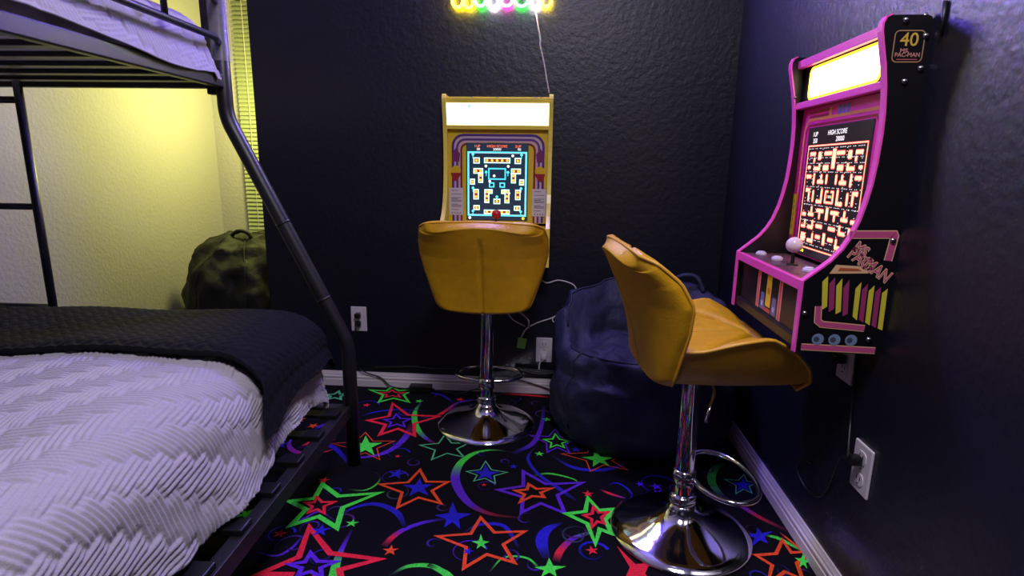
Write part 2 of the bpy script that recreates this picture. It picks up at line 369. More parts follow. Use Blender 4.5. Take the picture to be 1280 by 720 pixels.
SWIRLS=[([(-0.069,1.77),(-0.092,1.828),(-0.152,1.857),(-0.215,1.857),(-0.268,1.822),(-0.3,1.752),(-0.301,1.665),(-0.271,1.583),(-0.223,1.515),(-0.158,1.477),(-0.064,1.467)],[0.003,0.004,0.006,0.01,0.02,0.026,0.03,0.028,0.022,0.014,0.004],'kkkgggppprr'),([(-0.549,2.273),(-0.556,2.172),(-0.54,2.081),(-0.501,1.986),(-0.451,1.918),(-0.401,1.88)],[0.004,0.015,0.024,0.022,0.016,0.008],'pgggpr'),([(-0.539,2.038),(-0.535,1.936),(-0.551,1.852),(-0.591,1.789),(-0.668,1.759),(-0.749,1.785)],[0.022,0.026,0.024,0.018,0.01,0.004],'rppppb'),([(-0.624,1.563),(-0.572,1.563),(-0.545,1.598),(-0.545,1.641),(-0.574,1.673),(-0.605,1.66)],[0.004,0.006,0.007,0.006,0.004,0.003],'gggkkk'),([(-0.431,1.307),(-0.42,1.345),(-0.396,1.383),(-0.348,1.42),(-0.279,1.446)],[0.02,0.018,0.016,0.013,0.008],'rrppb'),([(-0.596,1.416),(-0.576,1.465),(-0.517,1.495),(-0.442,1.462),(-0.394,1.39)],[0.004,0.01,0.016,0.02,0.01],'kbbbb'),([(-0.541,1.369),(-0.539,1.291),(-0.532,1.229),(-0.513,1.159),(-0.498,1.121)],[0.006,0.014,0.022,0.028,0.03],'ppggg'),([(-0.386,1.199),(-0.347,1.237),(-0.286,1.243),(-0.235,1.213)],[0.006,0.012,0.016,0.012],'kggg'),([(-0.065,1.688),(0.003,1.72),(0.087,1.693),(0.099,1.661)],[0.004,0.01,0.006,0.003],'kggk'),([(-0.124,1.842),(-0.056,1.927),(-0.028,2.077),(-0.022,2.27)],[0.02,0.02,0.016,0.012],'bppb'),([(0.009,1.85),(0.078,1.774),(0.156,1.756),(0.237,1.785),(0.279,1.843)],[0.006,0.015,0.018,0.016,0.006],'kbbbk'),([(0.05,1.458),(0.005,1.421),(-0.01,1.367),(0.004,1.3)],[0.004,0.026,0.034,0.02],'bbbb'),([(0.139,1.426),(0.078,1.389),(0.042,1.336),(0.029,1.29)],[0.01,0.016,0.02,0.02],'gprr'),([(-0.138,1.236),(-0.106,1.293),(-0.046,1.296),(-0.009,1.254)],[0.003,0.006,0.007,0.006],'gggg'),([(-0.298,1.248),(-0.244,1.218),(-0.212,1.174)],[0.012,0.02,0.02],'ggg'),([(-0.227,1.385),(-0.187,1.425),(-0.118,1.424),(-0.072,1.338)],[0.006,0.012,0.014,0.008],'kbbb'),([(0.613,1.849),(0.564,1.796),(0.537,1.714),(0.552,1.633),(0.589,1.593),(0.628,1.537),(0.686,1.478)],[0.016,0.026,0.026,0.02,0.016,0.016,0.012],'gggkprr'),([(0.611,1.453),(0.649,1.44),(0.695,1.384)],[0.006,0.014,0.003],'ggg'),([(0.659,1.472),(0.677,1.428),(0.696,1.378)],[0.004,0.008,0.004],'ooo'),([(-0.566,2.361),(-0.48,2.334),(-0.411,2.254)],[0.01,0.014,0.006],'bbb'),([(-0.286,2.31),(-0.389,2.264),(-0.435,2.161),(-0.473,2.103)],[0.006,0.014,0.016,0.01],'pprr'),([(-0.223,2.38),(-0.096,2.375),(0.019,2.361)],[0.018,0.018,0.014],'rrr'),([(-0.418,2.396),(-0.362,2.461),(-0.282,2.489)],[0.004,0.012,0.006],'ooo'),([(-0.76,2.088),(-0.714,2.132),(-0.622,2.165),(-0.486,2.164)],[0.006,0.01,0.01,0.006],'bbbk'),([(-0.038,1.917),(-0.069,1.819),(-0.032,1.716),(0.042,1.628),(0.091,1.571)],[0.004,0.01,0.012,0.016,0.01],'kbbbb'),([(0.169,1.64),(0.204,1.616),(0.251,1.595)],[0.006,0.012,0.006],'rrp'),([(0.197,1.671),(0.229,1.683),(0.258,1.649),(0.27,1.605)],[0.004,0.006,0.008,0.005],'bbbb'),([(-0.741,1.375),(-0.696,1.406),(-0.663,1.44),(-0.586,1.39)],[0.004,0.008,0.006,0.004],'pppk'),([(-0.758,1.254),(-0.699,1.244),(-0.672,1.278),(-0.665,1.336)],[0.003,0.008,0.008,0.004],'bppb'),([(-0.915,1.93),(-0.867,2.004),(-0.796,2.004)],[0.012,0.02,0.01],'bpp'),([(-0.899,1.805),(-0.843,1.835),(-0.768,1.818),(-0.657,1.69)],[0.02,0.024,0.02,0.006],'ppbb')]
RINGS=[((-0.531,1.801),'b',0.042,0.005),((0.127,1.337),'b',0.043,0.01),((0.357,1.682),'b',0.064,0.008),((-0.73,1.33),'b',0.039,0.007),((-0.774,2.19),'b',0.053,0.006),((-0.195,1.623),'p',0.03,0.003),((-0.203,1.306),'p',0.05,0.005),((-0.501,1.645),'p',0.047,0.004)]

cp = Print(lambda a, b, l: (a, b, .0004+l), .00012)
def star_pts(t, k=.5):
    c = Vector((sum(p[0] for p in t)/5, sum(p[1] for p in t)/5)); out = []
    for i in range(5):
        a, b = Vector(t[i]), Vector(t[(i+1) % 5])
        out.append(a); out.append(c+((a+b)/2-c)*k)
    return out
def regular(c, r, rot=0): return [(c[0]+r*math.sin(rot+2*PI*i/5), c[1]+r*math.cos(rot+2*PI*i/5)) for i in range(5)]
lay = 0
def nl():
    global lay
    lay += 1; return lay*.12
for pts, ws, cs in SWIRLS:
    sp = smooth_path([(x, y, w) for (x, y), w in zip(pts, ws)], 6)
    cc = []
    for i in range(len(sp)):
        f = min(i/6, len(cs)-1.0001); k = int(f); t = f-k
        cc.append(tuple(PAL[cs[k]][q]*(1-t)+PAL[cs[k+1]][q]*t for q in range(3)))
    n = len(cc)
    for i in range(n):                                         # the printed swirls fade out towards both ends
        fd = min(1, .12+4.0*min(i, n-1-i)/n)*.92
        cc[i] = tuple(cc[i][q]*fd+PAL['k'][q]*.6*(1-fd) for q in range(3))
    cp.stroke([(p.x, p.y) for p in sp], [max(p.z, .002) for p in sp], None, nl(), cols=cc)
for c, col, r, w in RINGS:
    n = 30; st = [(c[0]+r*(1-.4*i/n)*math.cos(.3+5.6*i/n), c[1]+r*(1-.4*i/n)*math.sin(.3+5.6*i/n)) for i in range(n+1)]
    cp.stroke(st, [w*(1-.8*i/n) for i in range(n+1)], None, nl(), cols=[tuple(PAL[col][q]*(1-.5*i/n) for q in range(3)) for i in range(n+1)])
sq = random.Random(5)
for k in range(64):                                            # thin dark violet squiggles between the stars
    c = (sq.uniform(-.75, .66), sq.uniform(1.1, 2.36)); r = sq.uniform(.018, .05); a0 = sq.uniform(0, 6.3); dr = sq.choice((-1, 1)); n = 26; tot = sq.uniform(4, 8.5)
    st = [(c[0]+r*(1-.72*i/n)*math.cos(a0+dr*tot*i/n), c[1]+r*(1-.72*i/n)*math.sin(a0+dr*tot*i/n)) for i in range(n+1)]
    bc = sq.choice(((70, 44, 150), (48, 40, 150), (84, 50, 120), (60, 70, 92)))
    cp.stroke(st, [.0015+.0045*math.sin(PI*(i+1)/(n+2)) for i in range(n+1)], None, nl(), cols=[tuple(v*(.35+.65*math.sin(PI*i/n)) for v in bc) for i in range(n+1)])
for t, kind, col, w in STARS:
    pts = star_pts(t, .46 if kind == 'fill' else .54)
    if kind == 'fill': cp.poly(pts, PAL[col], nl())
    else: cp.stroke(pts, w, PAL[col], nl(), closed=True)
for c, col, r in SMALL: cp.poly(star_pts(regular(c, max(r, .008), random.uniform(-.2, .2)), .45), PAL[col], nl())
# the same print goes on under the bed and towards the camera
pr = random.Random(11); taken = [c for c, _, _ in SMALL]+[(sum(p[0] for p in t)/5, sum(p[1] for p in t)/5) for t, _, _, _ in STARS]
for k in range(2600):
    c = (pr.uniform(XL+.1, XR-.1), pr.uniform(YF+.1, 2.3)); r = pr.choice((.02, .03, .05, .09, .11)) if k < 900 else pr.choice((.015, .025))
    if c[1] > 1.15 and -.82 < c[0] and not (c[0] > .02 and c[1] > 1.9): continue
    if min((c[0]-q[0])**2+(c[1]-q[1])**2 for q in taken) < (r+.065)**2: continue
    taken.append(c); col = pr.choice('grobpt'); t = regular(c, r, pr.uniform(-.5, .5))
    if r > .04:
        cp.stroke(star_pts(t, .54), .011, PAL[col], nl(), closed=True)
        if pr.random() < .6: cp.poly(star_pts(regular(c, r*.5), .46), PAL[pr.choice('gbrp')], nl())
        q = [(c[0]+(r+.04)*math.cos(a), c[1]+(r+.04)*math.sin(a)) for a in [pr.uniform(0, 6)+i*.3 for i in range(1)]+[0]][0]
        a0 = pr.uniform(0, 6); rr_ = r+.05
        arc = [(c[0]+rr_*math.cos(a0+i*.2), c[1]+rr_*math.sin(a0+i*.2)) for i in range(14)]
        c1, c2 = pr.choice((('g', 'p'), ('b', 'p'), ('p', 'r'), ('k', 'b')))
        cp.stroke(arc, [.003+.018*math.sin(PI*i/13) for i in range(14)], None, nl(), cols=[tuple(PAL[c1][q2]*(1-i/13)+PAL[c2][q2]*i/13 for q2 in range(3)) for i in range(14)])
    else: cp.poly(star_pts(t, .46), PAL[col], nl())
cp.build('carpet_print', M_print, floor)

# ------------------------------------------------------------------ bunk bed
BX, BY, BROT = -.66, 1.72, R(1.5)
bed = thing('bunk_bed', 'black metal bunk bed with narrow upper bunk and wide lower bunk', 'bed', (BX, BY, 0), BROT)
LEN, WID = 1.98, 1.42                                          # local: x to -WID, y to -LEN
XU = -.34                                                      # right post of the upper bunk
TR = .0225
def fillet(pts, r, n=8):
    P = [Vector(p) for p in pts]; out = [P[0]]
    for i in range(1, len(P)-1):
        a, b = (P[i-1]-P[i]).normalized(), (P[i+1]-P[i]).normalized()
        h = a.angle(b)/2; d = r/math.tan(h); c = P[i]+(a+b).normalized()*(r/math.sin(h))
        p0, p1 = P[i]+a*d, P[i]+b*d; u = (p0-c); v = (p1-c); w_ = u.angle(v)
        for k in range(n+1):
            t = k/n; out.append(c+(u*math.sin((1-t)*w_)+v*math.sin(t*w_))/math.sin(w_))
    return out+[P[-1]]
XUL = -WID+.06
for y in (0, -LEN):
    for side in (1, 0):
        pth = [(0, y, 0), (0, y, .425), (XU, y, 1.135), (XU, y, 1.78)]
        if not side: pth = [(-WID, y, 0), (-WID, y, 1.02), (XUL, y, 1.14), (XUL, y, 1.78)]
        o = MB().tube(fillet(pth, .16), TR, 16).build('end_post', M_blackmetal, bed, smooth=True)
        if side:
            for q in ((-.0724, .576), (-.188, .818)):            # joint collars on the slanted tube
                d = Vector((XU, 0, .71)).normalized(); c = Vector((q[0], y, q[1]))
                MB().tube([c-d*.004, c+d*.004], TR+.0008, 16).build('joint_collar', M_blackmetal, o, smooth=True)
    MB().tube([(0, y, .20), (-WID, y, .20)], .016, 10).build('end_rail', M_blackmetal, bed, smooth=True)
    MB().box((XU, y-.012, 1.218), (XUL, y+.012, 1.262)).build('end_rail', M_blackmetal, bed, bevel=.003)
    for z in (1.60, 1.765): MB().tube([(XU, y, z), (XUL, y, z)], .011, 10).build('end_bar', M_blackmetal, bed, smooth=True)
# ladder built into the far end
for x in (-.975,):
    MB().tube([(x, -.012, .22), (x, -.012, 1.24)], .0125, 12).build('ladder_rail', M_blackmetal, bed, smooth=True)
for z in (.53, .857, 1.18): MB().tube([(-.975, -.012, z), (-WID+.01, -.012, z)], .0105, 10).build('ladder_rung', M_blackmetal, bed, smooth=True)
# lower side rails and slats
for x in (0, -WID):
    sg = 1 if x == 0 else -1
    mb = MB(); mb.box((x-.004*sg, -.02, .18), (x+.004*sg, -LEN+.02, .222)); mb.box((x-.004*sg, -.02, .214), (x-.032*sg, -LEN+.02, .218))
    mb.build('side_rail', M_blackmetal, bed, bevel=.001)
sl = None
for k in range(13):
    if sl is None:
        sl = s_ = MB().box((-.012, -.02, .219), (-WID+.012, .02, .229)).build('bed_slat', M_blackmetal, bed, bevel=.002)
        cpx = c_ = MB().box((-.006, -.024, .216), (-.06, .024, .233)).build('slat_cap', M_blackpl, s_, bevel=.003)
    else:
        s_ = sl.copy(); COL.objects.link(s_); s_.parent = bed; c_ = cpx.copy(); COL.objects.link(c_); c_.parent = s_
    s_.location = (0, -.10-.143*k, 0)
# upper side rails, guard bars, slats
for x in (XU, XUL):
    MB().box((x-.013, -.02, 1.218), (x+.013, -LEN+.02, 1.256)).build('side_rail', M_blackmetal, bed, bevel=.004)
    GX = .034 if x == XU else .0
    for z in (1.345, 1.455, 1.60): MB().tube([(x+.006, -.018, z), (x+GX, -.085, z), (x+GX, -LEN+.085, z), (x+.006, -LEN+.018, z)], .0095, 10).build('guard_bar', M_blackmetal, bed, smooth=True)
    for y in (-.30, -.75, -1.2, -1.65): MB().tube([(x+GX, y, 1.345), (x+GX, y, 1.60)], .008, 8).build('guard_spindle', M_blackmetal, bed, smooth=True)
sl = None
for k in range(16):
    if sl is None: sl = s_ = MB().box((XU-.01, -.018, 1.226), (XUL+.01, .018, 1.236)).build('bed_slat', M_blackmetal, bed, bevel=.002)
    else: s_ = sl.copy(); COL.objects.link(s_); s_.parent = bed
    s_.location = (0, -.085-.118*k, 0)
wr = MB().tube([(XU, 0, 1.294), (XU, 0, 1.62)], .0275, 18, caps=False).build('plastic_wrap', M_wrap, bed, smooth=True)
wr['label'] = 'clear plastic packing wrap around the upper post'
bk = MB().box((XU-.045, -.016, 1.20), (XU-.012, .012, 1.62)).build('corner_bracket', M_blackmetal, bed, bevel=.003)

def to_bed(P):                                                 # world-aligned bed coordinates -> world
    c, s = math.cos(BROT), math.sin(BROT); Q = P.copy()
    Q[..., 0] = BX+c*P[..., 0]-s*P[..., 1]; Q[..., 1] = BY+s*P[..., 0]+c*P[..., 1]
    return Q
def rounded_box(name, a, b, r, material, label, cat):
    mb = MB(); mb.box(a, b); o = mb.build(name, material)
    md = o.modifiers.new('bevel', 'BEVEL'); md.width = r; md.segments = 5
    o.data.polygons.foreach_set('use_smooth', [True]*len(o.data.polygons))
    o.location = (BX, BY, 0); o.rotation_euler = (0, 0, BROT)
    return tag(o, label, cat)
rounded_box('mattress', (-WID+.03, -LEN+.05, .231), (-.15, -.10, .495), .09, M_mattress, 'pale full-size mattress under the white quilt on the lower bunk', 'mattress')
rounded_box('mattress', (XUL+.025, -LEN+.05, 1.238), (XU-.045, -.07, 1.380), .06, M_mattress, 'pale twin mattress on the slats of the upper bunk', 'mattress')

def herring(x, y, W, n, rid, ang):
    c, s = math.cos(ang), math.sin(ang); u = (x*c+y*s)/W; v = (-x*s+y*c)/W
    iu = np.floor(u); iv = np.floor(v); k = np.mod(iu-iv, 2*n); hor = k < n
    across = np.where(hor, v-iv, u-iu)
    along = np.where(hor, (k+(u-iu))/n, (np.mod(k-n, n)*1.0+(1-(v-iv)))/n)
    h = np.abs(np.sin(across*PI*rid))**.42
    e = np.clip(np.minimum(along, 1-along)*n*2.2, 0, 1)
    return h*(.25+.75*e)
def cross_section(flat0, flat1, rx, rz, side, n=400):
    """profile of a cloth along one axis: flat, rounded shoulder, hanging side -> coord(s), drop(s), by arc length"""
    t = np.linspace(0, PI/2, 40)
    px = np.concatenate([[flat0], flat1+rx*np.sin(t), [flat1+rx+.018]])
    pz = np.concatenate([[0], rz*(1-np.cos(t)), [rz+side]])
    d = np.concatenate([[0], np.cumsum(np.hypot(np.diff(px), np.diff(pz)))])
    return d, px, pz
def drape(x_sec, y_sec, ztop, du, dv, bumps):
    dx, px, pzx = x_sec; dy, py, pzy = y_sec
    a = np.arange(0, dx[-1]+1e-6, du); b = np.arange(0, dy[-1]+1e-6, dv)
    X = np.interp(a, dx, px)[:, None]*np.ones((1, len(b))); Y = np.interp(b, dy, py)[None, :]*np.ones((len(a), 1))
    DX = np.interp(a, dx, pzx)[:, None]; DY = np.interp(b, dy, pzy)[None, :]
    return a, b, X, Y, DX, DY
def normals(P):
    gu = np.gradient(P, axis=0); gv = np.gradient(P, axis=1); n = np.cross(gu, gv); n /= np.linalg.norm(n, axis=2, keepdims=True)+1e-12
    return n
def lowf(X, Y): return (.006*np.sin(X*7.3+1.1)*np.sin(Y*5.1+.4)+.004*np.sin(X*13.1+Y*9.7)+.003*np.sin(Y*17-X*6))

def lower_cloth(x0, flat1, y0, yflat, side_x, side_y, ztop, du, rx=.17, rz=.15):
    xs = cross_section(x0, flat1, rx, rz, side_x); ys = cross_section(y0, yflat, .10, .09, side_y)
    a, b, X, Y, DX, DY = drape(xs, ys, ztop, du, du, None)
    D = np.sqrt(DX**2+DY**2); D = np.minimum(D, np.maximum(DX, DY)+.03)
    return a, b, X, Y, DX, DY, D
# white quilt of the lower bunk
a, b, X, Y, DX, DY, D = lower_cloth(-WID+.02, -.195, -LEN+.06, -.194, .145, .12, .525, .0026, .13, .12)
A, B = np.meshgrid(a, b, indexing='ij')
hang = np.clip((DX-.12)/.16, 0, 1)*(DX > 0)
wave = np.sin(Y*9.0+.6)+.6*np.sin(Y*21+1.3)+.35*np.sin(Y*37)
Z = .525-D+lowf(X, Y)+.016*hang*np.sin(Y*5.5+2.0)+hang*.028*np.clip(np.sin(Y*6.2+3.6), 0, 1)
X2 = X+.010*hang*wave
P = np.stack([X2, Y, Z], -1)
n_ = normals(P)
if n_[0, 0, 2] < 0: n_ = -n_
wA = A+.010*np.sin(B*13+A*5)+.006*np.sin(A*23+1); wB = B+.010*np.sin(A*11+1)+.006*np.sin(B*19)
P = P+n_*(0.0072*herring(wA, wB, .034, 3, 3, R(16))+.005*hang*np.sin(A*60+B*25)*np.sin(B*48-A*20))[..., None]
# thin rolled hem on the open side
hem = P[-1:] + np.array([[[-.012, 0, .004]]]); P = np.concatenate([P, hem], 0)
q1 = grid_obj('quilt', to_bed(P), M_quilt)
tag(q1, 'white quilted bedspread with zigzag stitching on the lower bunk', 'bedspread')
# black knitted throw across the far end
a, b, X, Y, DX, DY, D = lower_cloth(-WID+.0, -.188, -.475, -.158, .045, .10, .545, .0032, .13, .12)
A, B = np.meshgrid(a, b, indexing='ij')
hang = np.clip((DX-.08)/.1, 0, 1)
Y = Y - .075*hang*np.clip((-.2-Y)/.27, 0, 1)                   # the hanging corner points to the camera
Z = .556-D+lowf(X, Y)+.006*(1+np.sin(X*4+1))+.010*np.clip((Y+.35)/.3, 0, 1)
Z = Z - .006*np.exp(-((Y+.47)/.02)**2) - .05*hang*np.clip((-.28-Y)/.2, 0, 1)
X2 = X+.008*hang*np.sin(Y*22)+.014
P = np.stack([X2, Y, Z], -1); n_ = normals(P)
if n_[0, 0, 2] < 0: n_ = -n_
P = P+n_*(.0036*herring(A, B, .020, 2, 1, R(45)))[..., None]
edge = P[:, :1]+np.array([[[0, .004, -.016]]]); P = np.concatenate([edge, P], 1)
q2 = grid_obj('throw_blanket', to_bed(P), M_throw)
tag(q2, 'black textured knit throw spread over the far end of the lower bunk', 'blanket')
# quilt of the upper bunk
xs = cross_section(XUL+.02, XU-.085, .078, .07, .085); ys = cross_section(-LEN+.06, -.142, .075, .07, .075)
a, b, X, Y, DX, DY = drape(xs, ys, 1.4, .0036, .0036, None)
A, B = np.meshgrid(a, b, indexing='ij'); D = np.minimum(np.hypot(DX, DY), np.maximum(DX, DY)+.02)
hang = np.clip((DX-.05)/.1, 0, 1)
Z = 1.405-D+lowf(X, Y)*.7+hang*(.010*np.sin(Y*8+.5)+.022*np.clip(-Y-.25, 0, 1.2))
P = np.stack([X+.0065*hang+.001*hang*np.sin(Y*15), Y, Z], -1); n_ = normals(P)
if n_[0, 0, 2] < 0: n_ = -n_
P = P+n_*(.0066*herring(A+.01*np.sin(B*12), B, .034, 3, 3, R(16)))[..., None]
q3 = grid_obj('quilt', to_bed(P), M_quilt)
tag(q3, 'white quilted bedspread hanging past the rail of the upper bunk', 'bedspread')
# hem binding of the upper quilt
hp = to_bed(P)[-1]; MB().tube([tuple(p) for p in hp[::8]], .003, 8).build('hem_binding', M_quilt, q3, smooth=True)
hp = to_bed(P)[:, -1]; MB().tube([tuple(p) for p in hp[::8]], .003, 8).build('hem_binding', M_quilt, q3, smooth=True)
# ------------------------------------------------------------------ bar stools
# centre line (forward, up), half width, and how far the edges stand forward / up of the centre line
SEAT = dict(y=[.234, .246, .220, .165, .100, .030, -.050, -.108], z=[.480, .506, .544, .577, .594, .592, .588, .592],
            w=[.110, .138, .166, .190, .203, .200, .182, .165], ey=[-.012, -.008, -.004, 0, 0, 0, .004, .010], ez=[.0, .004, .010, .026, .044, .034, .012, .0])
BACK = dict(y=[-.106, -.110, -.123, -.143, -.167, -.190, -.207, -.215], z=[.492, .522, .580, .648, .714, .768, .810, .830],
            w=[.150, .170, .190, .212, .227, .225, .212, .186], ey=[.0, .004, .022, .050, .074, .066, .034, .006], ez=[.012, .003, 0, 0, 0, 0, -.002, -.008])
def smooth_curve(A, s):
    k = np.linspace(0, 1, len(A)); q = np.linspace(0, 1, 161); v = np.interp(q, k, A)
    for _ in range(9): v = np.concatenate([[v[0]], (v[:-2]+2*v[1:-1]+v[2:])/4, [v[-1]]])
    return np.interp(s, q, v)
def pillow(C, ns, nt, thick, end0, end1, seams, back):
    S, T = np.meshgrid(np.linspace(0, 1, ns), np.linspace(-1, 1, nt), indexing='ij')
    g = {k: smooth_curve(C[k], S) for k in C}
    q = np.abs(T)**(2.0 if back else 2.4)
    P = np.stack([np.sign(T)*g['w']*np.abs(T)**.95, g['y']+g['ey']*q, g['z']+g['ez']*q], -1)
    n = normals(P)
    if n[ns//2, nt//2, 2] < 0: n = -n
    e = np.clip((1-np.abs(T)**7), 0, 1)**.5
    en = np.clip(1-(1-np.clip(S/end0, 0, 1))**2, 0, 1)**.5*np.clip(1-(1-np.clip((1-S)/end1, 0, 1))**2, 0, 1)**.5
    groove = np.zeros_like(S)
    for (sa, ta), (sb, tb) in seams:
        A = np.array([sa*1.7, ta]); Bq = np.array([sb*1.7, tb]); d = Bq-A; Q = np.stack([S*1.7, T], -1)-A
        k = np.clip((Q@d)/(d@d), 0, 1); dist = np.linalg.norm(Q-k[..., None]*d, axis=-1)
        groove = np.maximum(groove, np.exp(-(dist/.042)**2))
    inner = P+n*(.012*e*en-.026*groove*e)[..., None]
    if back:
        cen = np.exp(-(T/.026)**2)*np.clip((.80-S)*8, 0, 1)
        outer = P-n*(thick*e*en-.009*cen+.001)[..., None]
    else:                                                      # tub: the sides drop to a flat underside
        zb = .482+.020*np.clip((S-.0)/.12, 0, 1)*0
        k = np.abs(T)**5
        outer = P.copy(); outer[..., 0] *= (.90+.10*k); outer[..., 1] = np.minimum(outer[..., 1], .25)
        drop = zb+(P[..., 2]-zb)*k
        outer[..., 2] = np.where(S < .16, drop+(P[..., 2]-drop)*((.16-S)/.16)**2.2, drop)
        outer[..., 2] = np.where(S > .93, np.minimum(outer[..., 2]+(P[..., 2]-outer[..., 2])*((S-.93)/.07)**2, P[..., 2]), outer[..., 2])
    return inner, outer, P
def make_stool(loc, rotz, lift, label, swivel=0):
    t = thing('bar_stool', label, 'stool', loc, rotz, None)
    MB().lathe([(.001, .0), (.192, .0), (.1935, .004), (.190, .010), (.165, .019), (.130, .029), (.098, .039), (.070, .051), (.050, .064), (.038, .080), (.0335, .095), (.001, .095)], 56).build('base', M_chrome, t, smooth=True)
    MB().lathe([(.001, .093), (.034, .093), (.037, .097), (.037, .103), (.033, .106), (.036, .110), (.036, .116), (.030, .121), (.001, .121)], 32).build('collar', M_chrome, t, smooth=True)
    MB().lathe([(.001, .118), (.0255, .118), (.0255, .452), (.001, .452)], 32).build('pole', M_chrome, t, ang=40)
    MB().lathe([(.001, .44), (.0215, .44), (.0215, .480+lift), (.001, .480+lift)], 28).build('gas_lift', M_chrome, t, ang=40)
    # d-shaped foot ring starting at the pole
    zr = .172
    rp = [(.018, .02, zr), (.075, .03, zr), (.120, .065, zr), (.135, .105, zr), (.115, .150, zr), (.065, .178, zr), (0, .186, zr),
          (-.065, .178, zr), (-.115, .150, zr), (-.135, .105, zr), (-.120, .065, zr), (-.075, .03, zr), (-.018, .02, zr)]
    fr = MB().tube(smooth_path(rp, 5), .0075, 12).build('foot_ring', M_chrome, t, smooth=True)
    MB().lathe([(.026, zr-.022), (.031, zr-.020), (.031, zr+.020), (.026, zr+.022)], 28).build('ring_clamp', M_chrome, fr, smooth=True)
    MB().box((-.065, -.065, .478+lift), (.065, .065, .490+lift)).build('mount_plate', M_blackmetal, t, bevel=.004)
    lv = [(.02, .03, .478+lift), (.10, .02, .475+lift), (.155, -.01, .45+lift), (.163, -.02, .418+lift)]
    MB().tube(smooth_path(lv, 5), .004, 8).build('lift_lever', M_chrome, t, smooth=True)
    seams_seat = [((.42, 0), (.0, .55)), ((.42, 0), (.0, -.55)), ((.42, 0), (.40, 1)), ((.42, 0), (.40, -1)), ((.42, 0), (1, .0)), ((.42, 0), (.85, 1)), ((.42, 0), (.85, -1))]
    seams_back = [((.10, 0), (.55, .0)), ((.55, 0), (.55, 1)), ((.55, 0), (.55, -1)), ((.55, 0), (1., .5)), ((.55, 0), (1., -.5))]
    for nm, C, e0, e1, th, seams, back in (('seat', SEAT, .10, .08, .0, seams_seat, False), ('backrest', BACK, .09, .04, .036, seams_back, True)):
        inner, outer, P = pillow(C, 108, 91, th, e0, e1, seams, back)
        Q = np.concatenate([inner, outer[:, ::-1]], 1)
        Q = np.concatenate([Q, Q[:, :1]], 1); Q[..., 2] += lift
        o = grid_obj(nm, Q, M_leather, t)
        ln = [P[i, 0] for i in range(0, 108, 4)]
        if back: ln += [P[-1, j] for j in range(6, 87, 6)]; ln += [P[i, -1] for i in range(107, -1, -4)]
        else: ln = ln[::-1]+[P[0, j] for j in range(6, 87, 6)]+[P[i, -1] for i in range(0, 108, 4)]
        MB().tube([(p[0], p[1], p[2]+lift) for p in ln], .0042, 8).build('piping', M_pipe, o, smooth=True)
    return t
make_stool((-.247, 2.072, 0), R(0), -.010, 'mustard yellow bar stool facing the yellow arcade cabinet, back to the camera')
make_stool((.377, 1.450, 0), R(-84), -.010, 'mustard yellow bar stool seen side-on beside the pink arcade cabinet')

# ------------------------------------------------------------------ bean bags
def bean(name, loc, rotz, rx, ry, material, label, prof, wr=.012, seed=0, nth=120):
    """prof(theta) -> list of (radius factor, z); angle 0 = back (+y)"""
    t = thing(name, label, 'bean bag', loc, rotz)
    rows = []
    for k in range(nth):
        th = 2*PI*k/nth
        pr_ = smooth_path([(r, z, 0) for r, z in prof(th)], 5)
        row = []
        for p in pr_:
            v = Vector((p.x*rx*math.sin(th), p.x*ry*math.cos(th), p.y))
            q = v*6.0+Vector((seed, 0, 0))
            nz = mnoise.noise(q)*.6+mnoise.noise(q*2.3)*.45+mnoise.noise(q*5.1)*.16+(1-abs(mnoise.noise(q*1.4+Vector((3, 1, 2)))))**3*.5
            k2 = min(1, p.y/.06) if p.y < .06 else 1
            d = Vector((v.x, v.y, .15)).normalized()
            row.append(v+d*(nz*wr*k2))
        rows.append(row)
    P = np.array([[tuple(v) for v in r] for r in rows])
    P[..., 2] = np.maximum(P[..., 2], .002)
    grid_obj('body', P, material, t, closed_u=True)
    return t, P
def arm_prof(th):
    q = min(max((math.cos(th)+.55)/.95, 0), 1); f = q*q*(3-2*q)  # 0 in front, 1 along arms and back
    g = .5+.5*math.cos(th)
    zr = .345+f*(.075+.145*g**1.3); zs = .350
    return [(.90, .0), (1.0, .05), (1.04, .14), (1.03, .24), (1.0, zr-.075), (.955, zr-.016), (.87, zr+.006), (.76-.04*f, zr-.012-.03*f), (.64-.06*f, zs+(zr-zs)*.35), (.52, zs+.006), (.34, zs+.022), (.15, zs+.024), (.01, zs+.022)]
bb, P = bean('bean_bag_chair', (.345, 2.065, 0), R(-8), .322, .275, M_nylon, 'navy black bean bag chair slumped in the corner behind the stools', arm_prof, .030, 4.0)
def seam(path, parent, material, r=.0045): MB().tube([tuple(p) for p in path], r, 6).build('seam', material, parent, smooth=True)
nr = P.shape[1]
for k in (48, 76): seam(P[k, 6:36:2]+np.array([0, 0, .001]), bb, M_nylon)
seam(P[38:84:2, 30]+np.array([0, 0, .001]), bb, M_nylon)
seam(P[88:, 30][::2]+np.array([0, 0, .001]), bb, M_nylon)
MB().tube(smooth_path([(.10, .17, .545), (.13, .18, .588), (.19, .17, .590), (.22, .15, .535)], 6), .010, 8).build('handle', M_nylon, bb, smooth=True)

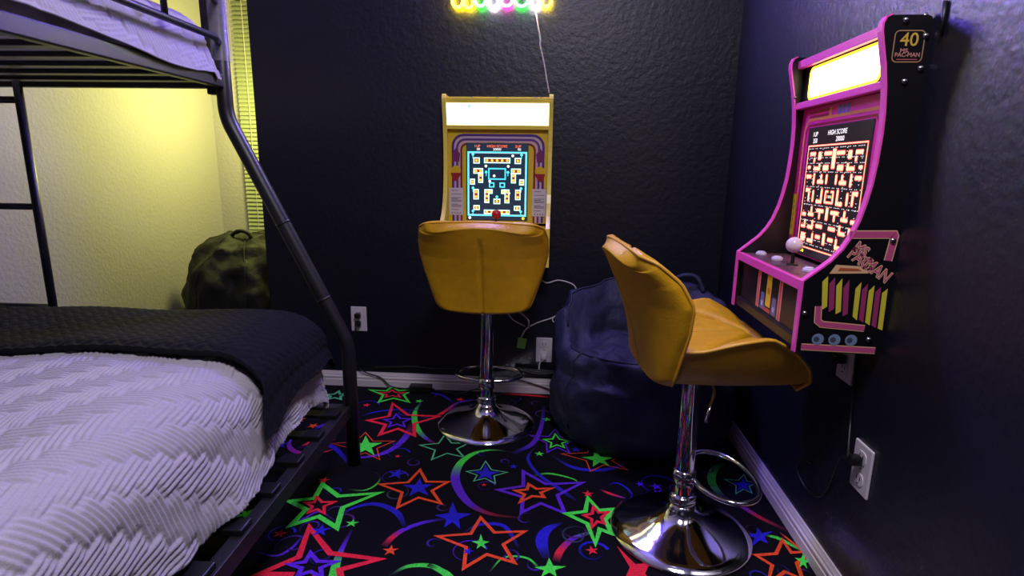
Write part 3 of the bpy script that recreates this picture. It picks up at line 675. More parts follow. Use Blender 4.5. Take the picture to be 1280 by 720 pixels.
def sack_prof(th):
    f = .5+.5*math.cos(th-.4); fl = 1+.06*math.sin(5*th+1)+.05*math.sin(9*th)
    return [(.86, 0), (1.0*fl, .06), (1.05*fl, .18), (1.0*fl, .32), (.90*fl, .44), (.74*fl, .53), (.52*fl, .585), (.30, .605), (.14, .600), (.01, .598)]
sk, P = bean('bean_bag', (-1.675, 2.96, 0), R(20), .315, .36, M_olive, 'black bean bag with a loop handle in the window alcove', sack_prof, .05, 9.0)
MB().tube(smooth_path([(-.060, -.10, .585), (-.055, -.105, .625), (-.02, -.115, .652), (.03, -.13, .640), (.05, -.135, .585)], 6), .010, 8).build('handle', M_olive, sk, smooth=True)
for k in (10, 34, 58, 72, 96): seam(P[k, 4:44:2]+np.array([0, 0, .001]), sk, M_olive, .005)

# ------------------------------------------------------------------ arcade cabinets
PROF = [(.177, 0), (.177, .154), (.150, .176), (.126, .197), (.106, .222), (.092, .248), (.080, .282), (.072, .318), (.066, .355), (.0625, .40), (.061, .45), (.0625, .495), (.067, .54), (.074, .582), (.082, .615), (.088, .642), (.0885, .655), (.084, .666), (.075, .670)]
W = .44; Z0 = .62
def cabinet(name, label, loc, rotz, side_m, trim_m, trim_w=.014):
    t = thing(name, label, 'arcade machine', loc, rotz)
    # local: x = across (0..W), y = -depth, z up from the bottom edge
    poly = PROF+[(.012, .670), (.004, .667), (0, .655), (0, 0)]
    for x in (0, W-.014):
        p = MB().prism(poly, lambda d, z, q: (q, -d, z), x, x+.014).build('side_panel', side_m, t, fixn=True)
        mb = MB(); n = len(PROF); vs = []
        for i, (d, z) in enumerate(PROF):
            a = Vector(PROF[max(i-1, 0)]); b = Vector(PROF[min(i+1, n-1)]); tt = (b-a).normalized(); nn = Vector((tt.y, -tt.x))
            o_ = Vector((d, z))+nn*.0035
            for q, w_ in ((x-.0012, (d, z)), (x-.0012, o_), (x+.0152, o_), (x+.0152, (d, z))): vs.append((q, -w_[0], w_[1]))
        fs = [(i*4+k, i*4+k+1, (i+1)*4+k+1, (i+1)*4+k) for i in range(n-1) for k in range(3)]+[(0, 1, 2, 3), tuple((n-1)*4+k for k in (3, 2, 1, 0))]
        mb.add(vs, fs).build('edge_trim', trim_m, p, fixn=True)
    i0, i1 = .014, W-.014
    MB().box((i0, -.001, .01), (i1, -.012, .66)).build('back_panel', M_black_lam, t)
    MB().box((i0, -.012, .004), (i1, -.16, .014)).build('bottom_panel', M_black_lam, t)
    MB().box((i0, -.012, .652), (i1, -.066, .664)).build('top_panel', side_m, t)
    return t, i0, i1
def bolt(t, x, d, z, axis, s=1):
    mb = MB(); pr_ = [(.0065*s, 0), (.006*s, .002), (.004*s, .004), (.001, .0048)]
    vs = []; n = 12
    for r, h in pr_:
        for k in range(n):
            a = 2*PI*k/n; c, sn = r*math.cos(a), r*math.sin(a)
            vs.append((x+h, -d+c, z+sn) if axis == 'x' else (x+c, -d+sn, z+h) if axis == 'z' else (x+c, -d-h, z+sn))
    fs = [(i*n+k, i*n+(k+1) % n, (i+1)*n+(k+1) % n, (i+1)*n+k) for i in range(3) for k in range(n)]+[tuple(3*n+k for k in range(n))]
    mb.add(vs, fs).build('bolt', M_steel, t, smooth=True, fixn=True)
def joystick(t, x, d, z, ball_m, h=.036, r=.0195):
    j = MB().lathe([(.001, 0), (.014, 0), (.013, .003), (.0045, .004), (.0045, h), (.001, h)], 16, (x, -d, z)).build('joystick', M_blackpl, t, ang=40)
    MB().ball((x, -d, z+h+r*.7), r, 20).build('ball_knob', ball_m, j, smooth=True)
def button(t, x, d, z, m_, r=.0125):
    b = MB().lathe([(.001, 0), (r, 0), (r, .005), (r*.88, .0065), (r*.78, .006), (.001, .006)], 20, (x, -d, z)).build('button', m_, t, ang=40)
    MB().lathe([(.001, .005), (r*.72, .005), (r*.72, .0085), (r*.6, .0098), (.001, .0098)], 20, (x, -d, z)).build('plunger', m_, b, ang=40)

def front_frame(t, i0, i1, bar_m, marq_d):
    MB().box((i0, -.060, .640), (i1, -.074, .660)).build('marquee_bar', bar_m, t, bevel=.002)
    MB().box((i0, -.050, .538), (i1, -.068, .555)).build('marquee_bar', bar_m, t, bevel=.002)
    MB().box((i0, -.035, .553), (i1, -marq_d, .642)).build('marquee_box', M_black_lam, t)
    MB().box((i0, -.030, .160), (i1, -.0455, .540)).build('bezel_board', M_black_lam, t)
    MB().box((i0, -.040, .136), (i1, -.172, .152)).build('control_deck', M_black_lam, t, bevel=.002)
    MB().box((i0, -.160, .014), (i1, -.166, .137)).build('front_panel', M_black_lam, t)
    MB().box((i0, -.160, .004), (i1, -.174, .030)).build('kick_strip', M_black_lam, t, bevel=.004)
    MB().box((i0, -.171, .132), (i1, -.179, .1545)).build('deck_edge', bar_m, t, bevel=.002)

# ---- generic maze pictures for the displays
def maze_cells(seed):
    """symmetric arrangement of little wall blocks on a 14 x 15 half grid"""
    q = random.Random(seed); occ = set(); blocks = []
    rows = 15; half = 6
    y = 1
    while y < rows-1:
        x = 1
        while x < half:
            w_ = q.choice((1, 2, 2, 3)); w_ = min(w_, half-x)
            if w_ >= 1: blocks.append((x, y, w_, 1)); 
            x += w_+1
        y += 2
    return blocks, half, rows

# ===== pink cabinet on the right wall
pc, i0, i1 = cabinet('arcade_cabinet', 'black wall-mounted arcade cabinet with pink edge trim on the right wall', (XR, 1.64, Z0), R(-90), M_black_lam, M_pink_trim)
front_frame(pc, i0, i1, M_pink_trim, .056)
YEL, PINK, MAG, BEI, ORA, WHI = (250, 226, 60), (226, 92, 158), (206, 34, 132), (226, 196, 128), (232, 150, 70), (250, 244, 236)
mq = Print(lambda a, b, l: (a, -.0563-l, b-Z0))
mq.rrect(.052, 1.178, .392, 1.258, .018, (255, 224, 40), 0); mq.rrect(.060, 1.184, .384, 1.252, .014, (255, 252, 226), 1)
mq.rect(.085, 1.243, .165, 1.246, (255, 170, 190), 2); mq.rect(.27, 1.243, .355, 1.246, (255, 170, 190), 2)
mq.text('MS. PAC-MAN', .205, 1.214, .046, (255, 246, 170), 2, 0, .95, .0008)
mq.build('marquee_sign', M_marq, pc, 'lit yellow and white marquee sign')
bz = Print(lambda a, b, l: (a, -.0458-l, b-Z0))
bz.rect(i0, .782, i1, 1.158, (224, 36, 150), 0)
bz.stroke([(.036, .785), (.036, 1.105), (.056, 1.128), (.385, 1.128), (.405, 1.105), (.405, .785)], .007, ORA, 1)
bz.stroke([(.048, .785), (.048, 1.098), (.062, 1.114), (.378, 1.114), (.394, 1.098), (.394, .785)], .006, (140, 20, 40), 1)
bz.rect(.058, 1.132, .18, 1.138, (150, 20, 60), 1); bz.rect(.058, 1.143, .18, 1.149, (170, 30, 50), 1)
for k in range(3): bz.rect(.21+k*.02, 1.131, .222+k*.02, 1.152, (70, 130, 190), 2)
bz.rect(.165, 1.130, .178, 1.152, ORA, 2)
bz.rect(.016, .828, .036, .938, (232, 214, 60), 2); bz.stroke([(.016, .828), (.036, .828), (.036, .938), (.016, .938)], .003, ORA, 3, closed=True)
for k in range(5): bz.rect(.022, .845+k*.017, .0255, .857+k*.017, (90, 80, 30), 3); 
bz.build('bezel_art', M_bezel, pc, 'magenta bezel print with orange border')
MB().box((.066, -.0462, .785-Z0), (.376, -.0475, 1.108-Z0)).build('display', M_blackpl, pc)
sc = Print(lambda a, b, l: (a, -.0477-l, b-Z0))
sx0, sx1, sz0, sz1 = .070, .372, .787, 1.104
sc.rect(sx0, sz0, sx1, sz1, (30, 24, 26), 0)
sc.text('HIGH SCORE', .221, 1.090, .016, WHI, 1); sc.text('20000', .238, 1.074, .016, WHI, 1); sc.text('1UP', .108, 1.090, .016, WHI, 1); sc.text('350', .110, 1.074, .016, WHI, 1)
PE, RD = (255, 202, 150), (255, 96, 84)
mx0, mx1, mz0, mz1 = .078, .364, .806, 1.062
sc.stroke([(mx0, mz0), (mx1, mz0), (mx1, mz1), (mx0, mz1)], .0045, RD, 1, closed=True); sc.stroke([(mx0, mz0), (mx1, mz0), (mx1, mz1), (mx0, mz1)], .002, PE, 2, closed=True)
def blk(a0, b0, a1, b1, r=.004):
    sc.rrect(a0-.0018, b0-.0018, a1+.0018, b1+.0018, r+.0015, RD, 1); sc.rrect(a0, b0, a1, b1, r, PE, 2)
cxm = (mx0+mx1)/2
lay2 = [ # own layout, mirrored:  (x0,z0,x1,z1) measured from the middle axis, metres
 (.012, .232, .050, .240), (.066, .222, .082, .240), (.098, .232, .128, .240), (.098, .216, .106, .226),
 (.000, .200, .008, .246), (.022, .196, .050, .208), (.066, .196, .074, .212), (.066, .196, .100, .204), (.118, .200, .134, .206),
 (.020, .164, .028, .186), (.040, .164, .072, .172), (.048, .172, .056, .186), (.088, .160, .096, .188), (.108, .176, .136, .184),
 (.016, .118, .022, .148), (.016, .118, .000, .122), (.016, .144, .006, .148), (.036, .116, .044, .152), (.044, .116, .066, .124), (.082, .118, .090, .146), (.106, .118, .114, .150), (.114, .142, .130, .150),
 (.000, .078, .006, .108), (.018, .094, .056, .102), (.034, .078, .042, .102), (.070, .082, .100, .090), (.080, .090, .088, .106), (.114, .080, .136, .088),
 (.016, .056, .050, .064), (.066, .050, .074, .072), (.066, .050, .096, .058), (.110, .050, .118, .070), (.118, .050, .134, .056),
 (.000, .018, .006, .046), (.020, .030, .046, .038), (.058, .016, .066, .040), (.058, .016, .090, .024), (.104, .016, .128, .036)]
for a0, b0, a1, b1 in lay2:
    for sgn in (1, -1):
        x0_, x1_ = sorted((cxm+sgn*a0, cxm+sgn*a1)); blk(x0_, mz0+b0, x1_, mz0+b1, min(.003, (x1_-x0_)*.45, (b1-b0)*.45))
for zz in (.010, .024, .070, .110, .155, .192, .213, .226, .249):
    for k in range(38):
        if (k*7+int(zz*1000)) % 11 > 2: sc.disc(mx0+.007+k*.0074, mz0+zz, .0013, WHI, 3, 6)
for xx in (-.128, -.1, -.060, .060, .1, .128):
    for k in range(30):
        if (k*5+int(abs(xx)*1000)) % 7 > 1: sc.disc(cxm+xx, mz0+.012+k*.0081, .0013, WHI, 3, 6)
for k, c in enumerate(((255, 96, 84), (90, 220, 220), (240, 170, 60))): sc.disc(cxm-.008+k*.009, mz0+.134, .004, c, 4, 10)
for k in range(3): sc.disc(.092+k*.011, .796, .0042, (255, 236, 40), 2, 12)
sc.build('game_picture', M_screen, pc, 'lit maze game picture')
dk = Print(lambda a, b, l: (a, -b, 1.0*(.1523+l)))
dk.rect(i0, .048, i1, .171, (92, 60, 66), 0)
for k in range(46):
    a, b = random.uniform(i0+.02, i1-.03), random.uniform(.06, .16)
    dk.poly([(a, b), (a+random.uniform(.01, .03), b+random.uniform(-.006, .006)), (a+random.uniform(.0, .03), b+random.uniform(.004, .012))], random.choice(((140, 84, 90), (60, 44, 52), (176, 120, 116), (110, 106, 118))), 1+k*.05)
dk.rect(i0, .165, i1, .171, (190, 60, 120), 4); dk.rect(.385, .135, .415, .150, (246, 226, 60), 4); dk.rect(.392, .139, .397, .146, (92, 60, 66), 5); dk.rect(.403, .139, .408, .146, (92, 60, 66), 5)
dk.build('deck_print', M_art, pc)
M_btn = mat('white_button', (206, 198, 222), .25)
for x, d in ((.046, .128), (.135, .118), (.300, .108), (.345, .100), (.375, .125)): button(pc, x, d, .1525, M_btn, .014)
joystick(pc, .215, .112, .1525, M_knob)
fp = Print(lambda a, b, l: (a, -.1662-l, b-Z0))
for a in (.150, .292):
    fp.rect(a, .652, a+.020, .757, (246, 178, 140), 0); fp.rect(a+.005, .652, a+.015, .757, (214, 72, 92), 1)
# plain colour blocks between the stripes instead of a figure
fp.rect(.214, .668, .246, .748, (232, 206, 52), 0); fp.rect(.222, .700, .238, .716, (206, 120, 40), 1)
for a in (.178, .254): fp.poly([(a, .655), (a+.030, .655), (a+.026, .698), (a+.004, .698)], (104, 112, 158), 0); fp.rect(a+.009, .664, a+.021, .676, (190, 196, 216), 1)
fp.rect(.210, .654, .250, .664, (206, 74, 60), 1)
for cx in (.085, .372):
    for k in range(9):
        a = 2*PI*k/8; r = .014 if k < 8 else 0
        fp.disc(cx+r*math.cos(a), .708+r*math.sin(a), .0026, (52, 50, 54), 0, 8)
fp.build('front_print', M_art, pc)
# near side artwork (outer face at x = W)
sa = Print(lambda d, z, l: (W+.0004+l, -d, z-Z0))
PK, BG, YL, PL = (186, 76, 124), (222, 176, 132), (206, 196, 56), (150, 52, 100)
def band(pts, w, col=PK):
    sa.stroke(pts, w+.004, BG, 0); sa.stroke(pts, w, col, 1)
band([(.098, .874), (.012, .876), (.010, .872), (.016, .822)], .013)
for body, d, z, s in (('MS.', .070, .842, .030), ('PAC-', .068, .822, .034), ('MAN', .034, .800, .034)):
    rt_ = R(-33); sa_text_rot = rt_
    for bold, c, ly in ((.0016, BG, 2), (-.0002, PK, 3)):
        # mirror the reading direction: depth grows to the left in view
        sub = Print(lambda a, b, l: (W+.0004+l, -(d-a), z-Z0+b)); sub.text(body, 0, 0, s, c, ly, rt_, .8, bold)
        k0 = len(sa.v); sa.v += sub.v; sa.f += [tuple(i+k0 for i in f) for f in sub.f]; sa.c += sub.c
sa.poly([(.128, .792), (.117, .811), (.065, .809), (.044, .795)], BG, 0); sa.poly([(.112, .798), (.108, .805), (.072, .804), (.064, .799)], (176, 84, 50), 1)
# plain slanted stripes in place of the figures
for k in range(4):
    d = .140-k*.0145; sa.poly([(d, .775-.004*k), (d-.010, .787-.002*k), (d-.016, .722-.005*k), (d-.006, .714-.004*k)], YL if k % 2 == 0 else PL, 2)
for k in range(5):
    d = .072-k*.0135; sa.poly([(d, .762-.002*k), (d-.010, .776-.003*k), (d-.012, .694-.005*k), (d-.002, .702-.006*k)], YL if k % 2 == 0 else PL, 2)
band([(.141, .722), (.139, .690), (.130, .683), (.042, .677)], .011)
for d in (.134, .100, .066): sa.disc(d, .650, .0125, (112, 132, 160), 2, 16); sa.disc(d+.003, .650, .006, (62, 70, 92), 3, 12)
band([(.166, .632), (.014, .629)], .011)
sa.build('side_art', M_art, pc, 'pink and yellow print on the black side panel')
sa = Print(lambda d, z, l: (W+.0004+l, -d, z-Z0))
em = rr(.012, 1.206, .066, 1.262, .008)
sa.stroke(em, .0022, (150, 116, 84), 1, closed=True)
for body, d, z, s, c, sx in (('40', .039, 1.245, .034, (196, 160, 60), 1.0), ('MS.', .045, 1.226, .010, (176, 120, 110), 1.2), ('PAC-MAN', .039, 1.2185, .0105, (176, 120, 110), 1.0)):
    sub = Print(lambda a, b, l: (W+.0004+l, -(d-a), z-Z0+b)); sub.text(body, 0, 0, s, c, 2, 0, sx, .0003)
    k0 = len(sa.v); sa.v += sub.v; sa.f += [tuple(i+k0 for i in f) for f in sub.f]; sa.c += sub.c
sa.rect(.020, 1.2095, .058, 1.2115, (150, 80, 80), 2)
sa.build('anniversary_emblem', M_art, pc, 'gold and pink emblem reading 40')
for d, z in ((.050, 1.280), (.010, 1.252), (.010, 1.194), (.036, 1.170), (.167, .705), (.030, .652), (.012, .863)): bolt(pc, W, d, z-Z0, 'x')
bolt(pc, W-.007, .014, 1.290-Z0, 'z'); bolt(pc, .0145, .072, 1.190-Z0, 'x', .7)

# ===== yellow cabinet on the back wall
yc, i0, i1 = cabinet('arcade_cabinet', 'yellow wall-mounted arcade cabinet on the back wall below the neon sign', (-.459, YB, Z0-.012), 0, M_yellow_lam, M_yellow_trim)
front_frame(yc, i0, i1, M_yellow_lam, .060)
mq = Print(lambda a, b, l: (a, -.0603-l, b-Z0))
mq.rect(i0, 1.172, i1, 1.262, (255, 255, 214), 0)
mq.disc(.105, 1.248, .007, (90, 200, 220), 1, 12)
for a in (.175, .20, .235, .255, .285, .335): mq.rect(a, 1.2485, a+.009, 1.2515, (200, 196, 190), 1)
for a, b in ((.125, 1.19), (.165, 1.2), (.30, 1.195), (.325, 1.19), (.31, 1.245)): mq.disc(a, b, .006, (255, 250, 150), 1, 10)
mq.build('marquee_sign', M_marq, yc, 'glowing white marquee sign')
M_bezel_y = mat('bezel_vinyl_yellow', (255, 255, 255), .3, attr=True)  # plain print on the yellow bezel, does not glow
bz = Print(lambda a, b, l: (a, -.0458-l, b-Z0))
bz.rect(i0, .782, i1, 1.158, (216, 188, 50), 0)
for off, w_, c in ((0, .010, (84, 50, 130)), (.009, .008, (196, 176, 190)), (.0175, .009, (96, 60, 140)), (.0265, .008, (208, 170, 170)), (.035, .008, (130, 44, 52))):
    x0_, x1_, zt = .034+off, .406-off, 1.137-off*1.0
    r_ = .045-off*.6
    pts = [(x0_, .784), (x0_, zt-r_)]+[(x0_+r_-r_*math.cos(R(a)), zt-r_+r_*math.sin(R(a))) for a in (18, 36, 54, 72)]+[(x0_+r_, zt), (x1_-r_, zt)]+[(x1_-r_+r_*math.sin(R(a)), zt-r_+r_*math.cos(R(a))) for a in (18, 36, 54, 72)]+[(x1_, zt-r_), (x1_, .784)]
    bz.stroke(pts, w_, c, 1+off*10)
for s in (0, 1):                                               # plain patches beside the display instead of figures
    f = (lambda a: a) if not s else (lambda a: .44-a)
    bz.poly([(f(.030), 1.060), (f(.046), 1.086), (f(.064), 1.062), (f(.060), 1.030), (f(.034), 1.030)], (120, 50, 100), 3)
    bz.disc(f(.047), .995, .020, (214, 180, 40), 3, 14); bz.poly([(f(.024), .985), (f(.070), .985), (f(.052), .955), (f(.036), .950)], (150, 44, 50), 4)
    c0, c1 = sorted((f(.018), f(.076))); bz.rect(c0, .812, c1, .924, (206, 200, 206), 4)
    for k, z in enumerate((.912, .897, .882, .877, .872, .867, .855, .850, .845, .833)):
        bz.rect(c0+.008, z, c1-.008-(.014 if k % 3 == 0 else 0), z+.0028, (120, 112, 122), 5)
    for k in range(4): bz.disc(c0+.012+k*.011, .820, .003, (110, 104, 116), 5, 8)
bz.rect(.175, 1.097+.008, .245, 1.110, (170, 150, 90), 4)
bz.build('bezel_art', M_bezel_y, yc, 'yellow bezel print with purple striped arch')
MB().box((.090, -.0462, .792-Z0), (.345, -.0478, 1.106-Z0)).build('display', M_blackpl, yc)
sc = Print(lambda a, b, l: (a, -.0480-l, b-Z0))
sc.rect(.092, .794, .343, 1.104, (28, 40, 56), 0)
for tx, x, c in (('1UP', .135, (255, 110, 60)), ('HIGH SCORE', .217, (255, 110, 60)), ('2UP', .303, (255, 110, 60))): sc.text(tx, x, 1.093, .0145, c, 1)
for tx, x in (('00', .140), ('20000', .217), ('00', .308)): sc.text(tx, x, 1.081, .0135, WHI, 1)
CY, PC, YD, RS = (86, 226, 232), (255, 236, 200), (255, 206, 60), (120, 30, 40)
def frame(a0, b0, a1, b1, c, w_=.0028, ly=1): sc.stroke([(a0, b0), (a1, b0), (a1, b1), (a0, b1)], w_, c, ly, closed=True)
ex0, ex1, ez0, ez1 = .097, .338, .812, 1.070
frame(ex0, ez0, ex1, ez1, CY, .0045); frame(ex0+.004, ez0+.004, ex1-.004, ez1-.004, (200, 240, 255), .0014, 2)
cxm = .2175
def cell(a0, b0, a1, b1, nx, nz):
    for sg in ((1, -1) if a0 > .001 else (1,)):
        x0_, x1_ = sorted((cxm+sg*a0, cxm+sg*a1))
        if a0 <= .001: x0_, x1_ = cxm-a1, cxm+a1
        sc.rect(x0_, b0, x1_, b1, RS, 1); frame(x0_, b0, x1_, b1, CY, .0050, 2); frame(x0_, b0, x1_, b1, PC, .0030, 3)
        for i in range(nx):
            for j in range(nz): sc.disc(x0_+(i+.5)*(x1_-x0_)/nx, b0+(j+.5)*(b1-b0)/nz, .0052, YD, 4, 10)
cell(0, 1.028, .052, 1.046, 5, 1); cell(.074, 1.026, .096, 1.046, 1, 1); cell(.060, .985, .096, 1.003, 2, 1); cell(.060, .948, .076, .985, 1, 2); cell(.094, .940, .110, .960, 1, 1)
cell(.078, .880, .096, .918, 1, 2); cell(.034, .866, .050, .918, 1, 3); cell(.020, .904, .034, .918, 1, 1); cell(.001, .862, .012, .880, 1, 1); cell(.074, .836, .096, .852, 1, 1); cell(0, .820, .052, .834, 5, 1)
frame(cxm-.034, .962, cxm+.034, 1.004, CY, .0055, 2); frame(cxm-.034, .962, cxm+.034, 1.004, (60, 130, 190), .0018, 3)
for sg in (1, -1): frame(cxm+sg*.022-.009, .930, cxm+sg*.022+.009, .946, CY, .0045, 2)
for k, (a, b) in enumerate(((-.012, .975), (-.046, 1.014), (.046, 1.014), (.064, 1.056), (-.03, .953), (.05, .905), (-.1, 1.06), (.1, 1.06), (-.1, .925), (.1, .925), (.1, .83), (-.1, .83), (0, .89), (.045, .99), (-.045, .99))): 
    sc.disc(cxm+a, b, .0055, WHI if k < 6 else CY, 5, 10); 
    if k >= 6: sc.rect(cxm+a-.0012, b-.016, cxm+a+.0012, b, CY, 4)
sc.disc(.104, .802, .006, WHI, 2, 12); sc.disc(.328, .802, .006, YD, 2, 12)
sc.build('game_picture', M_screen, yc, 'lit maze game picture')
dk = Print(lambda a, b, l: (a, -b, .1523+l))
dk.rect(i0, .048, i1, .171, (206, 172, 44), 0); dk.rect(i0, .150, i1, .158, (84, 50, 130), 1); dk.rect(i0, .138, i1, .146, (150, 44, 50), 1)
dk.build('deck_print', M_art, yc)
joystick(yc, .222, .110, .1525, M_knob_r)
for x in (.06, .11, .33, .38): button(yc, x, .115, .1525, mat('red_button', (190, 40, 40), .3), .013)
for x in (.12, .22, .37, .39): bolt(yc, x, .070, .660, 'z', .6)

# ------------------------------------------------------------------ neon sign above the yellow cabinet
ns = thing('neon_sign', 'multicoloured glowing neon sign on the back wall above the yellow cabinet', 'neon sign', (0, YB, 1.60))
MB().box((-.44, -.008, .045), (-.02, -.012, .46)).build('acrylic_board', M_acrylic, ns)
def neon(c, name, e): return mat(name, c, .3, emit=e)
NC = {'y': ('neon_yellow', (255, 214, 20), 70, 'yellow'), 'g': ('neon_green', (40, 255, 60), 60, 'green'), 'm': ('neon_magenta', (255, 60, 190), 70, 'magenta'), 'w': ('neon_white', (255, 240, 240), 70, 'white'),
      'v': ('neon_violet', (132, 104, 255), 420, 'violet'), 'b': ('neon_blue', (80, 80, 255), 340, 'blue')}
for x0_, x1_, c, zb, h_ in ((-.425, -.385, 'y', .013, .15), (-.378, -.345, 'y', .011, .15), (-.335, -.295, 'g', .017, .15), (-.285, -.245, 'w', .013, .15), (-.232, -.190, 'm', .017, .15), (-.178, -.128, 'g', .015, .15), (-.118, -.085, 'w', .013, .15), (-.075, -.038, 'y', .013, .15),
                        (-.40, -.34, 'v', .23, .19), (-.32, -.26, 'v', .23, .19), (-.24, -.18, 'b', .23, .19), (-.16, -.10, 'v', .23, .19), (-.085, -.04, 'v', .23, .19)):
    w_ = (x1_-x0_); r_ = w_*.48
    loop = rr(x0_, zb, x1_, zb+h_, r_, 6)
    o = MB().tube([(a, -.024, b) for a, b in loop], .0052, 10, closed=True).build('neon_tube', neon(NC[c][1], NC[c][0], NC[c][2]), ns, smooth=True)
    o['label'] = NC[c][3]+' glowing tube'
for x in (-.43, -.03):
    for z in (.06, .44): MB().lathe([(.001, 0), (.006, 0), (.006, .004), (.001, .005)], 12).build('stud', M_steel, ns, loc=(x, -.012, z))
def cord(name, pts, r, m_, label, cat='cable'):
    o = MB().tube(smooth_path(pts, 7), r, 8).build(name, m_, smooth=True); return tag(o, label, cat)
YW = YB-.006
cord('sign_cord', [(-.102, YW, 1.625), (-.090, YW, 1.56), (-.077, YW, 1.50), (-.076, YW, 1.472), (-.060, YW, 1.41), (-.046, YW, 1.34), (-.036, YW, 1.293)], .003, M_whitecord, 'thin white cord hanging from the neon sign to the yellow cabinet')

# ------------------------------------------------------------------ outlets, cables, small things
def outlet(label, loc, rotz, plugs):
    t = thing('wall_outlet', label, 'outlet', loc, rotz)
    MB().box((-.036, 0, -.057), (.036, -.006, .057)).build('plate', M_plate, t, bevel=.003)
    for z in (.026, -.026):
        s = MB().prism(rr(-.017, z-.0145, .017, z+.0145, .010), lambda a, b, q: (a, q, b), -.006, -.008).build('socket', M_plate, t, fixn=True)
        for x in (-.0065, .0065): MB().box((x-.0012, -.0080, z-.002), (x+.0012, -.0084, z+.008)).build('slot', M_slot, s)
        MB().lathe([(.001, 0), (.0028, 0), (.0028, .0004), (.001, .0004)], 10).build('slot', M_slot, s, loc=(0, -.0083, z-.0085))
    MB().ball((0, -.0065, 0), .0022, 10).build('screw', M_steel, t, smooth=True)
    for z, m_ in plugs:
        MB().box((-.012, -.0088, z-.011), (.013, -.034, z+.011)).build('plug', m_, t, bevel=.005)
    return t
outlet('white wall outlet with two black plugs beside the slanted bunk bed post', (-.868, YB, .320), 0, ((.020, M_blackpl), (-.018, M_blackpl)))
outlet('white wall outlet low behind the bean bag with a white plug', (-.030, YB, .205), 0, ((-.026, M_plate),))
outlet('large white outlet near the floor on the right wall with one black plug', (XR, 1.20, .355), R(-90), ((.020, M_blackpl),))
outlet('white outlet half hidden under the pink arcade cabinet', (XR, 1.325, .570), R(-90), ((-.002, M_blackpl),))
YW = YB-.005
cord('plug_cord', [(-.868, YB-.034, .302), (-.872, YB-.045, .27), (-.885, YB-.030, .17), (-.872, YB-.022, .095), (-.84, YB-.022, .072), (-.77, YB-.024, .050), (-.72, YB-.03, .012), (-.635, YB-.045, .010)], .0032, M_blackpl, 'black cord running from the left outlet down to the adapter')
ad = thing('power_adapter', 'black power adapter brick lying on the carpet by the baseboard', 'adapter', (-.580, YB-.048, .0015), R(2))
MB().box((-.050, -.020, 0), (.050, .020, .032)).build('body', M_blackpl, ad, bevel=.004)
for s in (-1, 1): MB().tube([(s*.048, 0, .014), (s*.062, 0, .012)], .005, 8).build('strain_relief', M_blackpl, ad, smooth=True)
cord('adapter_cord', [(-.52, YB-.048, .012), (-.47, YB-.05, .006), (-.40, YB-.06, .005), (-.33, YB-.03, .016), (-.28, YB-.05, .006), (-.22, YB-.06, .005)], .0028, M_blackpl, 'thin black cord trailing from the adapter behind the stool base')
cord('wall_cable', [(-.80, YB-.006, .092), (-.70, YB-.007, .098), (-.62, YB-.006, .103), (-.52, YB-.007, .096), (-.38, YB-.006, .102), (-.25, YB-.006, .098), (-.12, YB-.007, .104), (.05, YB-.007, .094)], .005, M_blackpl, 'black cable fixed along the back wall just above the baseboard')
mb = MB(); mb.tube(smooth_path([(-.16, YB-.012, .112), (-.08, YB-.014, .104), (.0, YB-.014, .098), (.07, YB-.012, .112)], 5), [.012]*16, 8)
mb2 = mb.build('cable_bundle', M_blackpl, smooth=True); tag(mb2, 'dark cable bundle lying on the baseboard below the small outlet', 'cable')
for k in range(3): MB().tube(smooth_path([(-.16, YB-.02, .118+.004*k), (-.05, YB-.026, .100+.008*k), (.07, YB-.02, .108+.004*k)], 5), .004, 6).build('wire', M_blackpl, mb2, smooth=True)
cord('outlet_cord', [(-.03, YB-.03, .168), (-.046, YB-.02, .150), (-.050, YB-.02, .120), (-.045, YB-.02, .10)], .0035, M_whitecord, 'short white cord hanging from the small low outlet')
cord('loose_cord', [(-.155, YB-.018, .068), (-.10, YB-.02, .056), (-.03, YB-.021, .036), (.02, YB-.03, .022), (.06, YB-.06, .006)], .003, M_blackpl, 'black cord crossing the baseboard beside the bean bag')
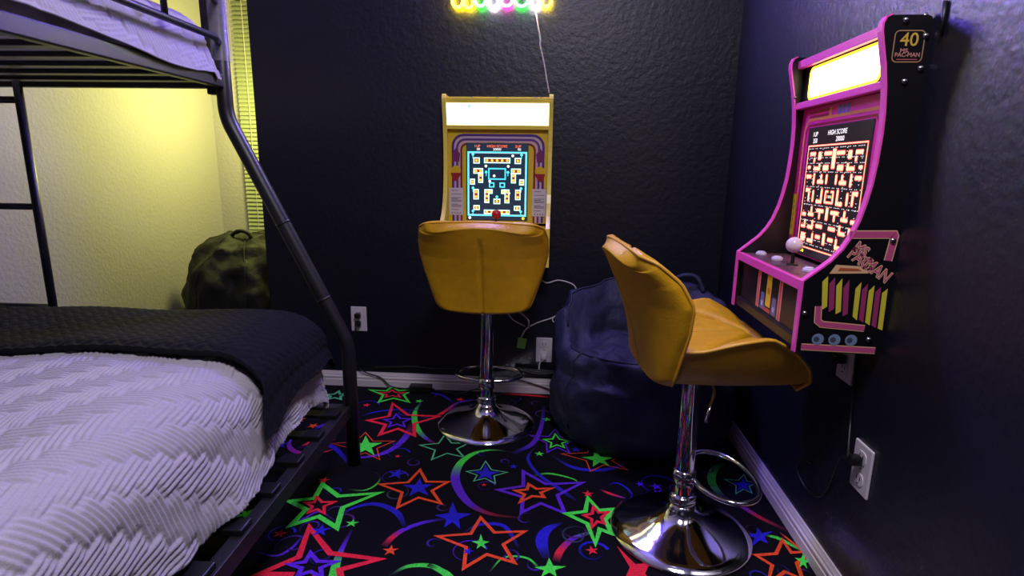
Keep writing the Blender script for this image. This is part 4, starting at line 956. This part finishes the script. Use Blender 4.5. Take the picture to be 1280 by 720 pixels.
lc = cord('switch_cord', [(-.06, YW, .53), (-.025, YW, .510), (.024, YW, .523), (.080, YW, .510), (.101, YW, .486), (.090, YW, .445), (.062, YW, .407), (.036, YW, .377), (.001, YW, .354), (-.061, YW, .330), (-.110, YW, .300), (-.133, YW, .258)], .003, M_whitecord, 'white cord with inline switch and green tag hanging on the back wall')
MB().tube([(.101, YW-.004, .484), (.094, YW-.006, .460), (.083, YW-.006, .436), (.074, YW-.004, .424)], [.004, .0085, .0085, .004], 12).build('inline_switch', M_whitecord, lc, smooth=True)
MB().tube(smooth_path([(.018, YW-.004, .366), (.004, YW-.005, .352), (.008, YW-.005, .338), (.022, YW-.005, .340), (.028, YW-.004, .352)], 6), .0028, 8).build('cord_loop', M_whitecord, lc, smooth=True)
mb = MB().box((-.019, -.002, -.024), (.019, .002, .024)); g = mb.build('tag', M_green, lc, bevel=.004); g.location = (-.130, YW-.004, .234); g.rotation_euler = (0, R(10), 0)
MB().ball((.052, YW-.004, .395), .020, 14, .016).build('cord_clip', M_blackpl, lc, smooth=True)
cord('white_lead', [(-.21, YW, .40), (-.203, YW, .380), (-.167, YW, .338), (-.118, YW, .312)], .0032, M_whitecord, 'short white lead dropping from the yellow cabinet behind the stool')
XWl = XR-.005
cord('wall_loop_cord', [(XR-.032, 1.21, .372), (XWl-.02, 1.25, .352), (XWl, 1.32, .235), (XWl, 1.36, .185), (XWl, 1.43, .165), (XWl, 1.49, .185), (XWl, 1.475, .225), (XWl, 1.42, .245)], .0028, M_blackpl, 'thin black cord looping down the right wall from the large outlet')
cord('cabinet_power_cord', [(XWl, 1.285, .60), (XWl, 1.275, .50), (XWl, 1.268, .44), (XWl-.015, 1.235, .40), (XR-.034, 1.205, .378)], .003, M_blackpl, 'black cord from the pink cabinet down to the large outlet')
MB_ = MB().tube([(XR-.004, 1.165, 1.245), (XR-.004, 1.168, 1.305)], .0035, 8).build('cable_end', M_blackpl, smooth=True); tag(MB_, 'short black cable end sticking up behind the pink cabinet', 'cable')
